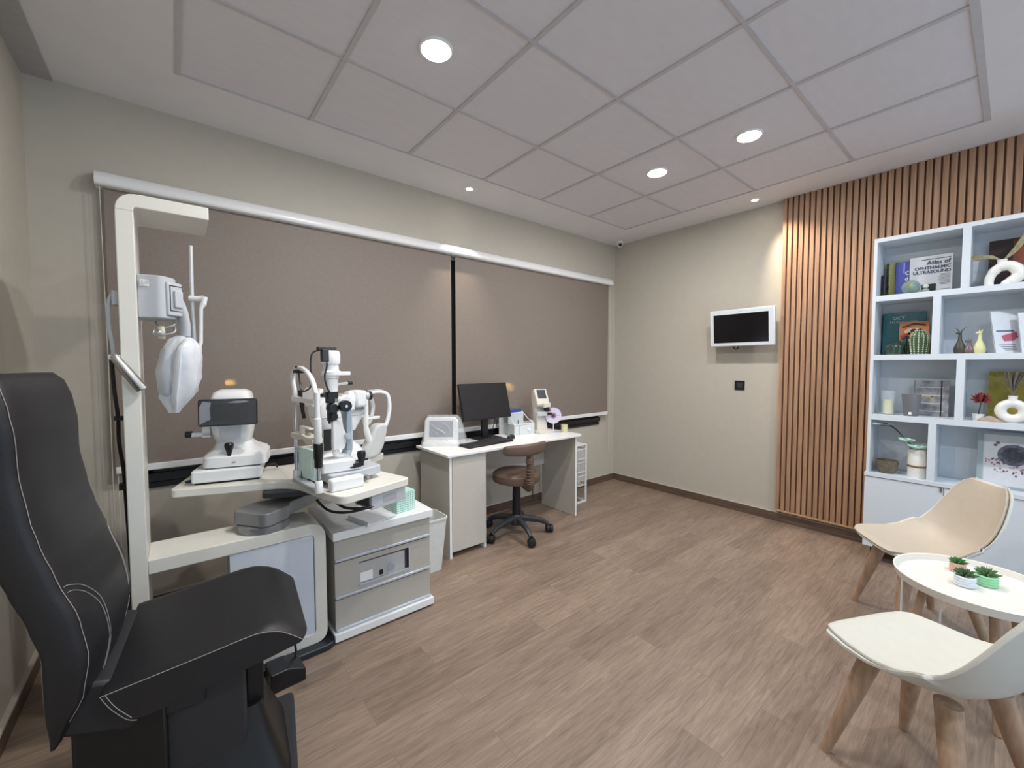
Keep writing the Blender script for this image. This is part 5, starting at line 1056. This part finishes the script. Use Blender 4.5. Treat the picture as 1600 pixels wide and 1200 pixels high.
tub_chair('beige tub chair with wooden legs in front of the bookcase', (3.10, 0.30, 0), math.radians(127), PAD2)
t = thing('tray_table', 'round cream tray table with raised rim between the two tub chairs', 'table', (2.625, 0.07, 0))
TZ = 0.468
obj('tray', B().lathe([(0.0, TZ), (0.235, TZ), (0.25, TZ+0.004), (0.258, TZ+0.03), (0.262, TZ+0.032), (0.265, TZ+0.03), (0.256, TZ-0.004), (0.24, TZ-0.010), (0.0, TZ-0.010)], n=80), CREAM, t)
for k in range(3):
    a = math.radians(200+120*k)
    obj('leg', B().tube([(0.15*math.cos(a), 0.15*math.sin(a), TZ-0.008), (0.235*math.cos(a), 0.235*math.sin(a), 0.0)], [0.016, 0.016, 0.010], 14), LEGW, t)
for a, rr in ((85, 0.235), (30, 0.235)):
    a = math.radians(a); obj('rod', B().tube([(rr*math.cos(a), rr*math.sin(a), TZ-0.006), (rr*math.cos(a), rr*math.sin(a), 0)], 0.0042, 10), GLOSSW, t)
def succulent(label, px, py, potm, leafm, R=0.024, h_=0.036, seed=0):
    d = f+r2*((px-800)/643.5)-u2*((py-600)/643.5); k = (TZ-H)/d.z
    t = thing('potted_succulent', label, 'plant', (d.x*k, d.y*k, TZ), 0, 'little succulents on the tray table')
    b = B(); pr = [(0.0, 0)]
    for q in range(4):
        z0 = 0.002+q*h_/4; pr += [(R*0.93, z0), (R*1.03, z0+h_/8), (R*0.93, z0+h_/4-0.001)]
    pr += [(R*0.82, h_), (R*0.8, h_-0.008), (0, h_-0.008)]
    obj('pot', b.lathe(pr, n=32), potm, t, smooth=50)
    rnd = random.Random(seed); l = B()
    for k in range(26):
        a = k*2.399; e = 0.25+1.15*k/26; ln_ = R*(1.3-0.35*k/26)
        M_ = T(0, 0, h_-0.004) @ RZ(a) @ RY(-e)
        l.sloft([(0, 0, 0, 0.0025, 0.0022, 0.9), (0, 0, ln_*0.45, 0.0055, 0.0026, 0.9), (0, 0, ln_*0.8, 0.005, 0.002, 0.9), (0, 0, ln_*1.05, 0.0008, 0.0006, 0.9)], 8, M_ @ RY(PI/2))
    obj('leaves', l, leafm, t)
LG = mat('leaf_green', (74, 128, 70), 0.5, noise=0.25, scale=60)
succulent('succulent in a peach-pink pot, furthest of the three', 1496, 893, mat('peach_pot', (214, 176, 158), 0.5), LG, 0.028, 0.042, 1)
succulent('succulent in a ribbed white pot, nearest of the three', 1507, 915, mat('white_ribbed_pot', (216, 222, 232), 0.5), mat('dull_leaf_green', (76, 108, 68), 0.5, noise=0.25, scale=60), 0.034, 0.045, 2)
succulent('succulent in a ribbed mint green pot, rightmost of the three', 1541, 914, mat('mint_ribbed_pot', (150, 214, 168), 0.5), mat('grey_leaf_green', (98, 128, 84), 0.5, noise=0.25, scale=60), 0.036, 0.045, 3)
